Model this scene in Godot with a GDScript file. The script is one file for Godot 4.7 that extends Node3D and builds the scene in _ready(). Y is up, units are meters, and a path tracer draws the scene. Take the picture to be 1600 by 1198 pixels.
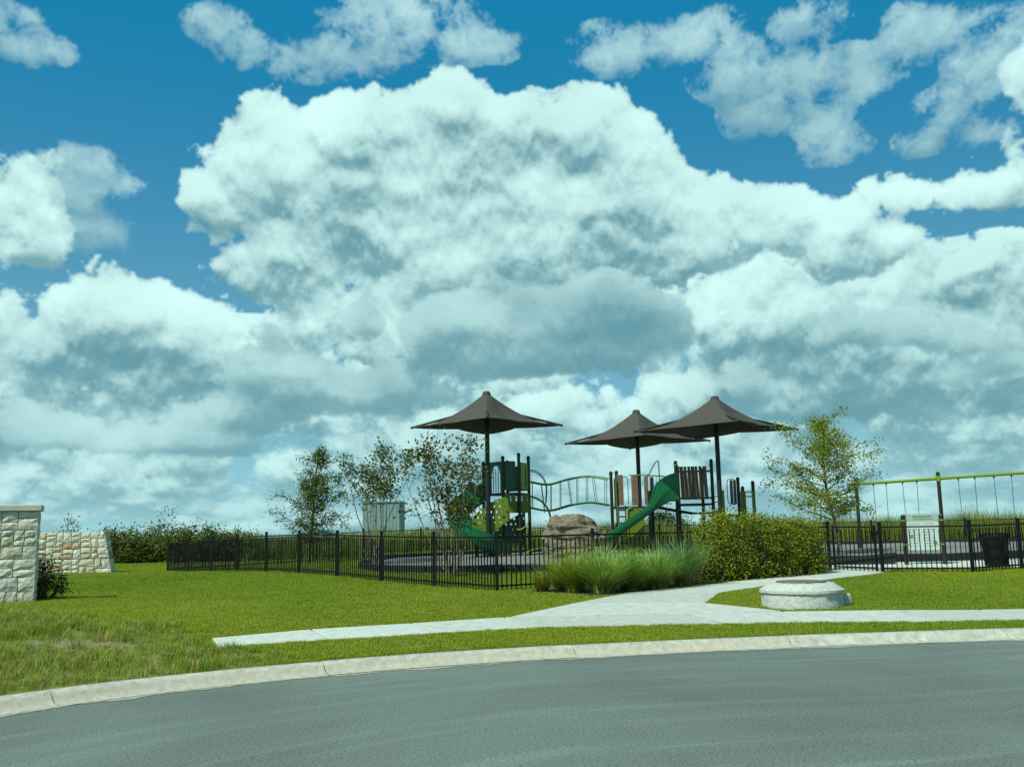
extends Node3D
# A suburban playground behind a black picket fence, seen across a curving street under cumulus clouds.

var M := {}
var taken := {}
var rng := RandomNumberGenerator.new()
const EYE := Vector3(0, 1.55, 0)

func _ready():
	rng.seed = 4021
	camera_sky_sun()
	make_materials()
	make_ground()
	make_street()
	make_paths()
	make_walls()
	make_fences()
	make_play_area()
	make_umbrellas()
	make_play_structure()
	make_boulder()
	make_swings()
	make_sign_and_bin()
	make_manhole()
	make_plants()
	make_far_things()
	make_grass()

func camera_sky_sun():
	var cam := Camera3D.new()
	cam.name = "camera"
	add_child(cam)
	cam.position = EYE
	cam.fov = 43.53
	cam.near = 0.1
	cam.far = 4000.0
	cam.rotation = Vector3(deg_to_rad(8.98), 0, -0.02)
	cam.current = true
	var env := Environment.new()
	env.background_mode = Environment.BG_SKY
	env.sky = make_sky()
	env.background_energy_multiplier = 1.0
	env.tonemap_mode = Environment.TONE_MAPPER_LINEAR
	env.tonemap_exposure = 1.0
	env.sdfgi_enabled = true
	env.ssao_enabled = true
	env.ssil_enabled = true
	var we := WorldEnvironment.new()
	we.name = "world"
	we.environment = env
	add_child(we)
	var sun := DirectionalLight3D.new()
	sun.name = "sun"
	add_child(sun)
	sun.light_energy = 1.6
	sun.light_color = Color(0.97, 1.0, 0.90)
	sun.light_angular_distance = 0.6
	sun.shadow_enabled = true
	sun.look_at_from_position(Vector3(-0.44, 0.76, 0.48) * 100.0, Vector3.ZERO)

# ---------------------------------------------------------------- mesh building
class MB:
	var v := PackedVector3Array()
	var n := PackedVector3Array()
	var c := PackedColorArray()
	var uv := PackedVector2Array()
	var col := Color.WHITE
	var colored := false
	var mapped := false

	func put(p: Vector3, nn: Vector3, u := Vector2.ZERO):
		v.append(p)
		n.append(nn)
		if colored:
			c.append(col)
		if mapped:
			uv.append(u)

	func tri(p, q, r):                  # counter-clockwise seen from outside
		var nn: Vector3 = (q - p).cross(r - p).normalized()
		put(p, nn)
		put(r, nn)
		put(q, nn)

	func quad(p, q, r, s):
		tri(p, q, r)
		tri(p, r, s)

	func smooth_quad(p, q, r, s, np, nq, nr, ns):
		put(p, np)
		put(r, nr)
		put(q, nq)
		put(p, np)
		put(s, ns)
		put(r, nr)

	func box(at: Vector3, size: Vector3, b := Basis.IDENTITY):
		var h := size * 0.5
		var k := []
		for i in 8:
			k.append(at + b * Vector3(h.x if i & 1 else -h.x, h.y if i & 2 else -h.y, h.z if i & 4 else -h.z))
		quad(k[4], k[5], k[7], k[6])
		quad(k[1], k[0], k[2], k[3])
		quad(k[5], k[1], k[3], k[7])
		quad(k[0], k[4], k[6], k[2])
		quad(k[6], k[7], k[3], k[2])
		quad(k[0], k[1], k[5], k[4])

	func bevel_box(at: Vector3, size: Vector3, bev: float, b := Basis.IDENTITY):
		var h := size * 0.5
		var bv := minf(bev, minf(h.x, minf(h.y, h.z)) * 0.9)
		var axes := [Vector3(1, 0, 0), Vector3(0, 1, 0), Vector3(0, 0, 1)]
		var corner := func(i: int, sx: float, sy: float, sz: float) -> Vector3:
			# the corner's vertex that lies on the face across axis i
			var p := Vector3(h.x - bv, h.y - bv, h.z - bv)
			p[i] = h[i]
			return at + b * Vector3(p.x * sx, p.y * sy, p.z * sz)
		for i in 3:
			var j := (i + 1) % 3
			var k := (i + 2) % 3
			for s in [-1.0, 1.0]:
				var q := []
				for t in [[-1.0, -1.0], [1.0, -1.0], [1.0, 1.0], [-1.0, 1.0]]:
					var sg := Vector3.ONE
					sg[i] = s
					sg[j] = t[0]
					sg[k] = t[1]
					q.append(corner.call(i, sg.x, sg.y, sg.z))
				if s > 0:
					quad(q[0], q[1], q[2], q[3])
				else:
					quad(q[3], q[2], q[1], q[0])
			for s in [-1.0, 1.0]:          # the bevels along axis k, between faces i and j
				for t in [-1.0, 1.0]:
					var lo := Vector3.ONE
					lo[i] = s
					lo[j] = t
					lo[k] = -1.0
					var hi := lo
					hi[k] = 1.0
					var a0: Vector3 = corner.call(i, lo.x, lo.y, lo.z)
					var a1: Vector3 = corner.call(i, hi.x, hi.y, hi.z)
					var b0: Vector3 = corner.call(j, lo.x, lo.y, lo.z)
					var b1: Vector3 = corner.call(j, hi.x, hi.y, hi.z)
					if s * t > 0:
						quad(a0, b0, b1, a1)
					else:
						quad(a1, b1, b0, a0)
		for sx in [-1.0, 1.0]:
			for sy in [-1.0, 1.0]:
				for sz in [-1.0, 1.0]:
					var p: Vector3 = corner.call(0, sx, sy, sz)
					var q: Vector3 = corner.call(1, sx, sy, sz)
					var r: Vector3 = corner.call(2, sx, sy, sz)
					if sx * sy * sz > 0:
						tri(p, q, r)
					else:
						tri(p, r, q)

	func tube(pts: Array, radii, sides := 8, caps := true):
		var count := pts.size()
		var up := Vector3(0.13, 0.97, 0.21)
		var ring_p := []
		var ring_n := []
		var side := Vector3.ZERO
		for i in count:
			var d: Vector3 = (pts[mini(i + 1, count - 1)] - pts[maxi(i - 1, 0)]).normalized()
			if side == Vector3.ZERO:
				side = d.cross(up if absf(d.dot(up)) < 0.9 else Vector3(1, 0, 0)).normalized()
			else:
				side = (side - d * side.dot(d)).normalized()
			var other := d.cross(side)
			var r: float = radii[i] if radii is Array else radii
			var pp := []
			var nn := []
			for k in sides:
				var t := TAU * k / sides
				var o := side * cos(t) + other * sin(t)
				nn.append(o)
				pp.append(pts[i] + o * r)
			ring_p.append(pp)
			ring_n.append(nn)
		for i in count - 1:
			for k in sides:
				var m := (k + 1) % sides
				smooth_quad(ring_p[i][k], ring_p[i][m], ring_p[i + 1][m], ring_p[i + 1][k], ring_n[i][k], ring_n[i][m], ring_n[i + 1][m], ring_n[i + 1][k])
		if caps:
			for k in sides:
				var m := (k + 1) % sides
				tri(pts[0], ring_p[0][m], ring_p[0][k])
				tri(pts[count - 1], ring_p[count - 1][k], ring_p[count - 1][m])

	func lathe(at: Vector3, profile: Array, sides := 16, flat := false):
		# profile of Vector2(radius, height) from the bottom up
		for i in profile.size() - 1:
			var p: Vector2 = profile[i]
			var q: Vector2 = profile[i + 1]
			var t := q - p
			var nn := Vector2(t.y, -t.x).normalized()
			for k in sides:
				var a := TAU * k / sides
				var b := TAU * (k + 1) / sides
				var da := Vector3(cos(a), 0, -sin(a))
				var db := Vector3(cos(b), 0, -sin(b))
				var y0 := Vector3(0, p.y, 0)
				var y1 := Vector3(0, q.y, 0)
				if flat:
					if p.x > 0.0001:
						tri(at + da * p.x + y0, at + db * p.x + y0, at + db * q.x + y1)
					if q.x > 0.0001:
						tri(at + da * p.x + y0, at + db * q.x + y1, at + da * q.x + y1)
				else:
					var na := da * nn.x + Vector3(0, nn.y, 0)
					var nb := db * nn.x + Vector3(0, nn.y, 0)
					smooth_quad(at + da * p.x + y0, at + db * p.x + y0, at + db * q.x + y1, at + da * q.x + y1, na, nb, nb, na)

	func mesh() -> ArrayMesh:
		var a := []
		a.resize(Mesh.ARRAY_MAX)
		a[Mesh.ARRAY_VERTEX] = v
		a[Mesh.ARRAY_NORMAL] = n
		if colored:
			a[Mesh.ARRAY_COLOR] = c
		if mapped:
			a[Mesh.ARRAY_TEX_UV] = uv
		var m := ArrayMesh.new()
		m.add_surface_from_arrays(Mesh.PRIMITIVE_TRIANGLES, a)
		return m

func numbered(called: String) -> String:
	if not taken.has(called):
		taken[called] = 0
		return called
	taken[called] += 1
	return "%s_%03d" % [called, taken[called]]

func tag(o: Node, label: String, category: String, group := "") -> Node:
	o.set_meta("label", label)
	o.set_meta("category", category)
	if group != "":
		o.set_meta("group", group)
	return o

func thing(called: String, label: String, category: String, at := Vector3.ZERO, turn := 0.0, group := "") -> Node3D:
	var o := Node3D.new()
	o.name = numbered(called)
	add_child(o)
	o.position = at
	o.rotation.y = turn
	tag(o, label, category, group)
	return o

func part(called: String, m, material: Material, parent: Node) -> MeshInstance3D:
	var o := MeshInstance3D.new()
	o.name = called
	o.mesh = m.mesh() if m is MB else m
	o.material_override = material
	parent.add_child(o, true)
	return o

func single(called: String, m, material: Material, label: String, category: String, group := "") -> MeshInstance3D:
	var o := part(numbered(called), m, material, self)
	tag(o, label, category, group)
	return o

func structure(called: String, m, material: Material) -> MeshInstance3D:
	var o := part(numbered(called), m, material, self)
	o.set_meta("kind", "structure")
	return o

func smoothed(pts: Array, step: float) -> Array:
	# Catmull-Rom through the points, about one point every step
	var out := []
	for i in pts.size() - 1:
		var p0 = pts[maxi(i - 1, 0)]
		var p1 = pts[i]
		var p2 = pts[i + 1]
		var p3 = pts[mini(i + 2, pts.size() - 1)]
		var many := maxi(1, int(ceil((p2 - p1).length() / step)))
		for k in many:
			out.append(p1.cubic_interpolate(p2, p0, p3, float(k) / many))
	out.append(pts[pts.size() - 1])
	return out

# ---------------------------------------------------------------- materials
func lin(r: float, g: float, b: float) -> Color:
	return Color(r, g, b).linear_to_srgb()

func grain(size: int, freq: float, octaves: int, low: Color, high: Color, seed_: int, kind := FastNoiseLite.TYPE_SIMPLEX_SMOOTH, gain := 0.5) -> ImageTexture:
	# seamless noise between two linear colours
	var n := noise_of(kind, freq, octaves, gain, seed_)
	var im := n.get_seamless_image(size, size, false, false, 0.15, true)
	im.convert(Image.FORMAT_L8)
	var src := im.get_data()
	var ramp := PackedByteArray()
	for i in 256:
		var k := low.lerp(high, i / 255.0).linear_to_srgb()
		ramp.append_array(PackedByteArray([int(clampf(k.r, 0, 1) * 255.0), int(clampf(k.g, 0, 1) * 255.0), int(clampf(k.b, 0, 1) * 255.0)]))
	var out := PackedByteArray()
	out.resize(size * size * 3)
	for i in size * size:
		var s := src[i] * 3
		out[i * 3] = ramp[s]
		out[i * 3 + 1] = ramp[s + 1]
		out[i * 3 + 2] = ramp[s + 2]
	return ImageTexture.create_from_image(Image.create_from_data(size, size, false, Image.FORMAT_RGB8, out))

func relief(size: int, freq: float, octaves: int, seed_: int, kind := FastNoiseLite.TYPE_SIMPLEX_SMOOTH) -> ImageTexture:
	var im := noise_of(kind, freq, octaves, 0.55, seed_).get_seamless_image(size, size, false, false, 0.15, true)
	im.convert(Image.FORMAT_L8)
	return ImageTexture.create_from_image(im)

func plain(called: String, c: Color, rough: float, spec := 0.5) -> StandardMaterial3D:
	var m := StandardMaterial3D.new()
	m.resource_name = called
	m.albedo_color = c
	m.roughness = rough
	m.metallic_specular = spec
	M[called] = m
	return m

func textured(called: String, tex: Texture2D, metres: float, rough: float, bump: Texture2D = null, depth_cm := 0.0, world := true) -> StandardMaterial3D:
	var m := plain(called, Color.WHITE, rough)
	m.albedo_texture = tex
	m.uv1_triplanar = true
	m.uv1_world_triplanar = world
	m.uv1_scale = Vector3.ONE / metres
	if bump:
		m.heightmap_enabled = true
		m.heightmap_texture = bump
		m.heightmap_scale = depth_cm
	return m

func leafy(called: String, c: Color, light: float) -> StandardMaterial3D:
	var m := plain(called, c, 0.6, 0.35)
	m.vertex_color_use_as_albedo = true
	m.backlight_enabled = true
	m.backlight = Color(light, light, light * 0.6)
	m.cull_mode = BaseMaterial3D.CULL_DISABLED
	return m

func make_materials():
	var b_fine := relief(512, 0.06, 4, 11)
	var b_rock := relief(512, 0.012, 6, 12)
	# asphalt: fine grit, with long pale scuffs that run the way the cars turn
	var road := plain("asphalt", Color.WHITE, 0.88, 0.4)
	road.albedo_texture = road_picture()
	road.uv1_scale = Vector3(1, 1, 1)
	road.detail_enabled = true
	road.detail_blend_mode = BaseMaterial3D.BLEND_MODE_MUL
	road.detail_albedo = grain(1024, 0.06, 5, Color(0.12, 0.12, 0.12), Color(1.0, 1.0, 1.0), 14, FastNoiseLite.TYPE_SIMPLEX_SMOOTH, 0.85)
	road.detail_uv_layer = BaseMaterial3D.DETAIL_UV_2
	road.uv2_triplanar = true
	road.uv2_world_triplanar = true
	road.uv2_scale = Vector3.ONE * 0.45
	textured("concrete", grain(1024, 0.012, 6, Color(0.36, 0.38, 0.35), Color(0.55, 0.57, 0.53), 15, FastNoiseLite.TYPE_SIMPLEX_SMOOTH, 0.6), 3.1, 0.9, b_fine, 0.3)
	for tone in [["concrete_pale", 1.07, 24], ["concrete_dull", 0.90, 25]]:
		var k: float = tone[1]
		textured(tone[0], grain(1024, 0.012, 6, Color(0.36 * k, 0.38 * k, 0.35 * k), Color(0.55 * k, 0.57 * k, 0.53 * k), tone[2], FastNoiseLite.TYPE_SIMPLEX_SMOOTH, 0.6), 2.7, 0.9, b_fine, 0.3)
	textured("curb_concrete", grain(1024, 0.014, 6, Color(0.22, 0.21, 0.165), Color(0.58, 0.58, 0.52), 16, FastNoiseLite.TYPE_SIMPLEX_SMOOTH, 0.62), 2.3, 0.9, b_fine, 0.4)
	textured("stained_concrete", grain(1024, 0.016, 6, Color(0.27, 0.245, 0.19), Color(0.55, 0.52, 0.44), 26, FastNoiseLite.TYPE_SIMPLEX_SMOOTH, 0.62), 1.9, 0.9, b_fine, 0.4)
	textured("old_concrete", grain(1024, 0.010, 6, Color(0.25, 0.28, 0.27), Color(0.60, 0.62, 0.58), 17, FastNoiseLite.TYPE_SIMPLEX_SMOOTH, 0.62), 1.1, 0.92, b_fine, 0.8)
	textured("rust", grain(512, 0.03, 5, Color(0.09, 0.07, 0.055), Color(0.20, 0.155, 0.12), 18), 0.6, 0.85)
	var lawn := textured("lawn", grain(1024, 0.03, 6, Color(0.55, 0.57, 0.5), Color(1.0, 1.0, 1.0), 19, FastNoiseLite.TYPE_SIMPLEX_SMOOTH, 0.65), 2.7, 0.95, b_fine, 2.0)
	lawn.vertex_color_use_as_albedo = true
	textured("playground_mulch", grain(1024, 0.09, 4, Color(0.09, 0.09, 0.082), Color(0.34, 0.33, 0.30), 20), 2.0, 0.95, relief(512, 0.11, 3, 21), 3.0)
	textured("bed_mulch", grain(512, 0.08, 4, Color(0.012, 0.010, 0.008), Color(0.075, 0.058, 0.042), 22), 1.2, 0.95, relief(512, 0.11, 3, 23), 4.0)
	plain("mortar", lin(0.30, 0.28, 0.23), 0.95)
	var stones := [
		["stone_white", Color(0.40, 0.385, 0.32), Color(0.78, 0.755, 0.65)],
		["stone_cream", Color(0.34, 0.32, 0.24), Color(0.66, 0.62, 0.50)],
		["stone_grey", Color(0.33, 0.34, 0.30), Color(0.62, 0.62, 0.56)],
		["stone_tan", Color(0.32, 0.25, 0.16), Color(0.60, 0.50, 0.34)],
		["stone_rust", Color(0.28, 0.18, 0.10), Color(0.52, 0.38, 0.24)]]
	for i in stones.size():
		textured(stones[i][0], grain(256, 0.025, 6, stones[i][1], stones[i][2], 30 + i, FastNoiseLite.TYPE_SIMPLEX_SMOOTH, 0.6), 0.9, 0.9, b_rock, 2.5)
	textured("cap_stone", grain(256, 0.02, 5, Color(0.40, 0.39, 0.34), Color(0.56, 0.55, 0.48), 36), 1.3, 0.85, b_fine, 0.3)
	plain("fence_black", lin(0.006, 0.007, 0.009), 0.55, 0.3)
	plain("border_black", lin(0.010, 0.013, 0.015), 0.6)
	plain("post_brown", lin(0.020, 0.013, 0.010), 0.45)
	plain("post_dark", lin(0.010, 0.011, 0.012), 0.45)
	plain("deck_black", lin(0.009, 0.012, 0.016), 0.6)
	plain("slide_green", lin(0.005, 0.13, 0.05), 0.3)
	plain("panel_green", lin(0.004, 0.075, 0.034), 0.4)
	plain("panel_deep_green", lin(0.012, 0.055, 0.034), 0.45)
	plain("lime", lin(0.16, 0.25, 0.010), 0.4)
	plain("lime_dark", lin(0.11, 0.16, 0.007), 0.45)
	plain("rail_green", lin(0.03, 0.085, 0.06), 0.45)
	plain("rail_lime", lin(0.13, 0.24, 0.05), 0.42)
	textured("plank_brown", grain(256, 0.02, 5, Color(0.11, 0.062, 0.040), Color(0.22, 0.135, 0.09), 41), 0.7, 0.7)
	textured("plank_grey", grain(256, 0.02, 5, Color(0.075, 0.078, 0.068), Color(0.16, 0.158, 0.138), 42), 0.7, 0.7)
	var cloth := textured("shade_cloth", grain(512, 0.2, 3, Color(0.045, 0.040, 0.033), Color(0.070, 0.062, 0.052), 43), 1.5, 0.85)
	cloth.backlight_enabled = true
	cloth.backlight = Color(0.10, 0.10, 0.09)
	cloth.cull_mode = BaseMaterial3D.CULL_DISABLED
	textured("rock", grain(1024, 0.012, 7, Color(0.06, 0.05, 0.037), Color(0.29, 0.25, 0.185), 44, FastNoiseLite.TYPE_SIMPLEX_SMOOTH, 0.62), 2.6, 0.95, b_rock, 5.0)
	plain("steel", lin(0.06, 0.075, 0.075), 0.5)
	plain("rubber", lin(0.012, 0.012, 0.012), 0.7)
	plain("sign_white", lin(0.50, 0.60, 0.58), 0.4)
	plain("sign_header", lin(0.34, 0.42, 0.42), 0.4)
	plain("sign_ink", lin(0.14, 0.22, 0.22), 0.5)
	plain("pale_metal", lin(0.30, 0.36, 0.36), 0.6)
	textured("silt", grain(512, 0.03, 5, Color(0.20, 0.185, 0.14), Color(0.42, 0.40, 0.33), 49), 0.9, 0.95)
	plain("far_metal", lin(0.17, 0.27, 0.29), 0.8)
	textured("bark", grain(256, 0.05, 4, Color(0.035, 0.028, 0.022), Color(0.12, 0.098, 0.080), 46), 0.4, 0.95)
	textured("pale_bark", grain(256, 0.05, 4, Color(0.10, 0.09, 0.075), Color(0.24, 0.21, 0.18), 47), 0.4, 0.9)
	leafy("leaf", Color.WHITE, 0.7)
	leafy("blade", Color.WHITE, 0.75)
	plain("flower_red", lin(0.35, 0.02, 0.03), 0.6)
	plain("flower_pink", lin(0.42, 0.16, 0.18), 0.6)

func road_picture() -> ImageTexture:
	# u runs along the kerb (16 m), v away from it (16 m); the scuffs follow u
	var n := noise_of(FastNoiseLite.TYPE_SIMPLEX_SMOOTH, 0.02, 4, 0.6, 51)
	var p := noise_of(FastNoiseLite.TYPE_SIMPLEX_SMOOTH, 0.006, 4, 0.55, 52)
	var size := 1024
	var out := PackedByteArray()
	out.resize(size * size * 3)
	for y in size:
		for x in size:
			# around a circle in u and in v, so that the picture repeats without a seam
			var a := TAU * x / size
			var b := TAU * y / size
			var bend := sin(a) * 9.0 + sin(a * 2.0 + 1.0) * 5.0
			var t := TAU * (y + bend) / size
			var s := n.get_noise_3d(cos(a) * 26.0 + 330.0 * cos(t), sin(a) * 26.0, 330.0 * sin(t))
			var q := p.get_noise_3d(cos(a) * 110.0 + 90.0 * cos(b), sin(a) * 110.0, 90.0 * sin(b))
			var k := 0.265 + 0.065 * q + 0.10 * maxf(0.0, s - 0.16) + 0.03 * s
			var at := (y * size + x) * 3
			var c := Color(k * 0.84, k * 1.04, k * 0.95).linear_to_srgb()
			out[at] = int(c.r * 255.0)
			out[at + 1] = int(c.g * 255.0)
			out[at + 2] = int(c.b * 255.0)
	return ImageTexture.create_from_image(Image.create_from_data(size, size, false, Image.FORMAT_RGB8, out))

# ---------------------------------------------------------------- ground, street, paths
const HUB := Vector2(2, 0)             # a point on the street that sees the whole kerb
var kerb_line := []                    # Vector2(x, z), the street edge of the kerb, from left to right
var kerb_table := PackedFloat32Array() # distance from the hub to the kerb by direction, every half degree
var lumps: FastNoiseLite
var patches: FastNoiseLite

func bearing(p: Vector2) -> float:
	return atan2(p.x - HUB.x, -(p.y - HUB.y))

func kerb_distance(p: Vector2) -> float:
	var f := (rad_to_deg(bearing(p)) + 180.0) * 2.0
	var i := clampi(int(f), 0, 719)
	return (p - HUB).length() - lerpf(kerb_table[i], kerb_table[i + 1], f - i)

func height(x: float, z: float) -> float:
	var p := Vector2(x, z)
	var nd := kerb_distance(p)
	var y := lerpf(0.112, 0.35, smoothstep(0.2, 7.0, nd))
	y += 0.36 * smoothstep(21.0, 37.0, -z) * smoothstep(-14.0, -4.0, x)
	y += 0.10 * exp(-((x + 6.5) * (x + 6.5) / 6.0 + (z + 13.5) * (z + 13.5) / 5.0)) * smoothstep(0.3, 1.5, nd)
	y += lumps.get_noise_2d(x, z) * 0.035 * smoothstep(0.5, 3.0, nd)
	y += lumps.get_noise_2d(x * 0.04, z * 0.04 + 50.0) * 0.5 * smoothstep(75.0, 160.0, -z)
	return y

func on_ground(x: float, z: float, lift := 0.0) -> Vector3:
	return Vector3(x, height(x, z) + lift, z)

func weedy(p: Vector2) -> float:
	# 1 on the rough verge to the left, where nobody mows
	var a := Vector2(-10.8, -19.2)
	var b := Vector2(-4.0, -13.2)
	var c := Vector2(-2.6, -11.6)
	var d1 := (b - a).normalized().cross(p - a)
	var d2 := (c - b).normalized().cross(p - b)
	var edge := patches.get_noise_2d(p.x * 9.0, p.y * 9.0) * 0.8
	return smoothstep(-0.5, 0.6, minf(d1, d2) + edge)

func bare(p: Vector2) -> float:
	var n := patches.get_noise_2d(p.x * 6.0 + 31.0, p.y * 11.0)
	return weedy(p) * smoothstep(0.33, 0.5, n)

func make_ground():
	lumps = noise_of(FastNoiseLite.TYPE_SIMPLEX_SMOOTH, 0.25, 3, 0.5, 61)
	patches = noise_of(FastNoiseLite.TYPE_SIMPLEX_SMOOTH, 0.06, 4, 0.5, 62)
	kerb_line = smoothed([Vector2(-9, 40), Vector2(-9, 20), Vector2(-9, 4), Vector2(-8.8, -0.5), Vector2(-8.0, -4.2), Vector2(-6.6, -7.2), Vector2(-4.87, -9.38), Vector2(-3.39, -10.78), Vector2(-1.08, -12.08),
		Vector2(1.99, -13.0), Vector2(5.44, -13.52), Vector2(9.0, -13.75), Vector2(14, -13.6), Vector2(20, -12.8), Vector2(30, -10), Vector2(60, 2)], 0.25)
	kerb_table.resize(721)
	var k := 0
	for i in 721:
		var want := deg_to_rad(i * 0.5 - 180.0)
		while k < kerb_line.size() - 2 and bearing(kerb_line[k + 1]) < want:
			k += 1
		var a: Vector2 = kerb_line[k]
		var b: Vector2 = kerb_line[k + 1]
		var t := clampf((want - bearing(a)) / maxf(1e-6, bearing(b) - bearing(a)), 0.0, 1.0)
		kerb_table[i] = (a.lerp(b, t) - HUB).length()
	# the ground beyond the kerb, out to the horizon
	var rows := [0.215]
	var step := 0.15
	while rows[-1] < 2600.0:
		rows.append(rows[-1] + step)
		step *= 1.0 if rows[-1] < 3.5 else 1.06 if rows[-1] < 60.0 else 1.25
	var ground := MB.new()
	ground.colored = true
	var grid := []
	var tint := []
	var norm := []
	for i in kerb_line.size():
		var p: Vector2 = kerb_line[i]
		var d := (p - HUB).normalized()
		var col := []
		var shades := []
		for r in rows:
			var q: Vector2 = p + d * r
			col.append(Vector3(q.x, height(q.x, q.y), q.y))
			var m := 0.5 + 0.9 * patches.get_noise_2d(q.x, q.y) + 0.4 * patches.get_noise_2d(q.x * 5.0, q.y * 5.0)
			var c := Color(0.13, 0.175, 0.014).lerp(Color(0.19, 0.21, 0.022), clampf(m, 0.0, 1.0))
			c = c.lerp(Color(0.25, 0.205, 0.145), bare(q))
			shades.append(c)
		grid.append(col)
		tint.append(shades)
	for i in grid.size():
		var nn := []
		for j in rows.size():
			var u: Vector3 = grid[mini(i + 1, grid.size() - 1)][j] - grid[maxi(i - 1, 0)][j]
			var w: Vector3 = grid[i][mini(j + 1, rows.size() - 1)] - grid[i][maxi(j - 1, 0)]
			nn.append(u.cross(w).normalized())
		norm.append(nn)
	for i in grid.size() - 1:
		for j in rows.size() - 1:
			for s in [[0, 0], [1, 1], [1, 0], [0, 0], [0, 1], [1, 1]]:
				ground.col = tint[i + s[0]][j + s[1]]
				ground.put(grid[i + s[0]][j + s[1]], norm[i + s[0]][j + s[1]])
	structure("ground", ground, M.lawn)

func make_street():
	# asphalt: rings that follow the kerb, so that its scuffs do too
	var road := MB.new()
	road.mapped = true
	var run := 0.0
	var runs := []
	for i in kerb_line.size():
		if i > 0:
			run += (kerb_line[i] - kerb_line[i - 1]).length()
		runs.append(run)
	var depths := [-0.35, 0.4, 1.2, 2.5, 4.0, 6.0, 8.0, 11.0]
	for i in kerb_line.size() - 1:
		for j in depths.size() - 1:
			var q := []
			for s in [[0, 0], [1, 0], [1, 1], [0, 1]]:
				var p: Vector2 = kerb_line[i + s[0]]
				var inward: Vector2 = HUB - p
				var many: float = minf(depths[j + s[1]], inward.length() * 0.98)
				p += inward.normalized() * many
				q.append([Vector3(p.x, 0.0, p.y), Vector2(runs[i + s[0]] / 16.0, depths[j + s[1]] / 16.0)])
			for t in [0, 1, 2, 0, 2, 3]:
				road.put(q[t][0], Vector3.UP, q[t][1])
	structure("road", road, M.asphalt)
	var under := MB.new()
	under.quad(Vector3(-9.3, -0.02, 60), Vector3(70, -0.02, 60), Vector3(70, -0.02, -13), Vector3(-9.3, -0.02, -13))
	under.mapped = false
	structure("road_base", under, M.border_black)
	# the kerb with its gutter, cast in three-metre lengths
	var profile := [Vector2(-0.16, 0.003), Vector2(-0.05, 0.007), Vector2(0.0, 0.022), Vector2(0.04, 0.06), Vector2(0.07, 0.092), Vector2(0.11, 0.112), Vector2(0.15, 0.119), Vector2(0.22, 0.121), Vector2(0.235, 0.03)]
	var kerb := Node3D.new()
	kerb.name = "kerb"
	kerb.set_meta("kind", "structure")
	add_child(kerb)
	var at_joint := 26.35
	var piece := []
	for i in kerb_line.size():
		var s: float = runs[i]
		if s < 14.0 or s > 110.0:
			continue
		piece.append(i)
		if s > at_joint:
			at_joint += 3.05
			kerb_piece(kerb, piece, profile)
			piece = [i]
	kerb_piece(kerb, piece, profile)
	make_gutter()

func make_gutter():
	# silt washed along the gutter, its edge ragged, and the pale seam of the older paving
	var wash := noise_of(FastNoiseLite.TYPE_SIMPLEX_SMOOTH, 0.35, 5, 0.65, 65)
	var m := MB.new()
	var fine := smoothed(kerb_line.slice(60, kerb_line.size() - 60), 0.05)
	var last := []
	for i in fine.size() - 1:
		var p: Vector2 = fine[i]
		var inward := (HUB - p).normalized()
		var w := 0.25 + 0.16 * wash.get_noise_1d(i * 0.12) + 0.06 * wash.get_noise_1d(i * 1.1 + 500.0)
		var a := p + inward * maxf(w, 0.125)
		var b := p + inward * 0.12
		if last:
			m.quad(last[0], Vector3(a.x, 0.004, a.y), Vector3(b.x, 0.004, b.y), last[1])
		last = [Vector3(a.x, 0.004, a.y), Vector3(b.x, 0.004, b.y)]
	structure("gutter_silt", m, M.silt)
	m = MB.new()
	last = []
	for p in smoothed([Vector2(5.35, -13.2), Vector2(5.75, -11.6), Vector2(5.85, -9.6), Vector2(5.6, -6.5), Vector2(5.0, -2.0)], 0.1):
		var w := 0.008 + 0.016 * absf(wash.get_noise_1d(p.y * 60.0))
		if last:
			m.quad(last[0], Vector3(p.x - w, 0.004, p.y), Vector3(p.x + w, 0.004, p.y), last[1]) if false else m.quad(last[1], Vector3(p.x + w, 0.004, p.y), Vector3(p.x - w, 0.004, p.y), last[0])
		last = [Vector3(p.x - w, 0.004, p.y), Vector3(p.x + w, 0.004, p.y)]
	structure("road_seam", m, M.silt)

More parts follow.
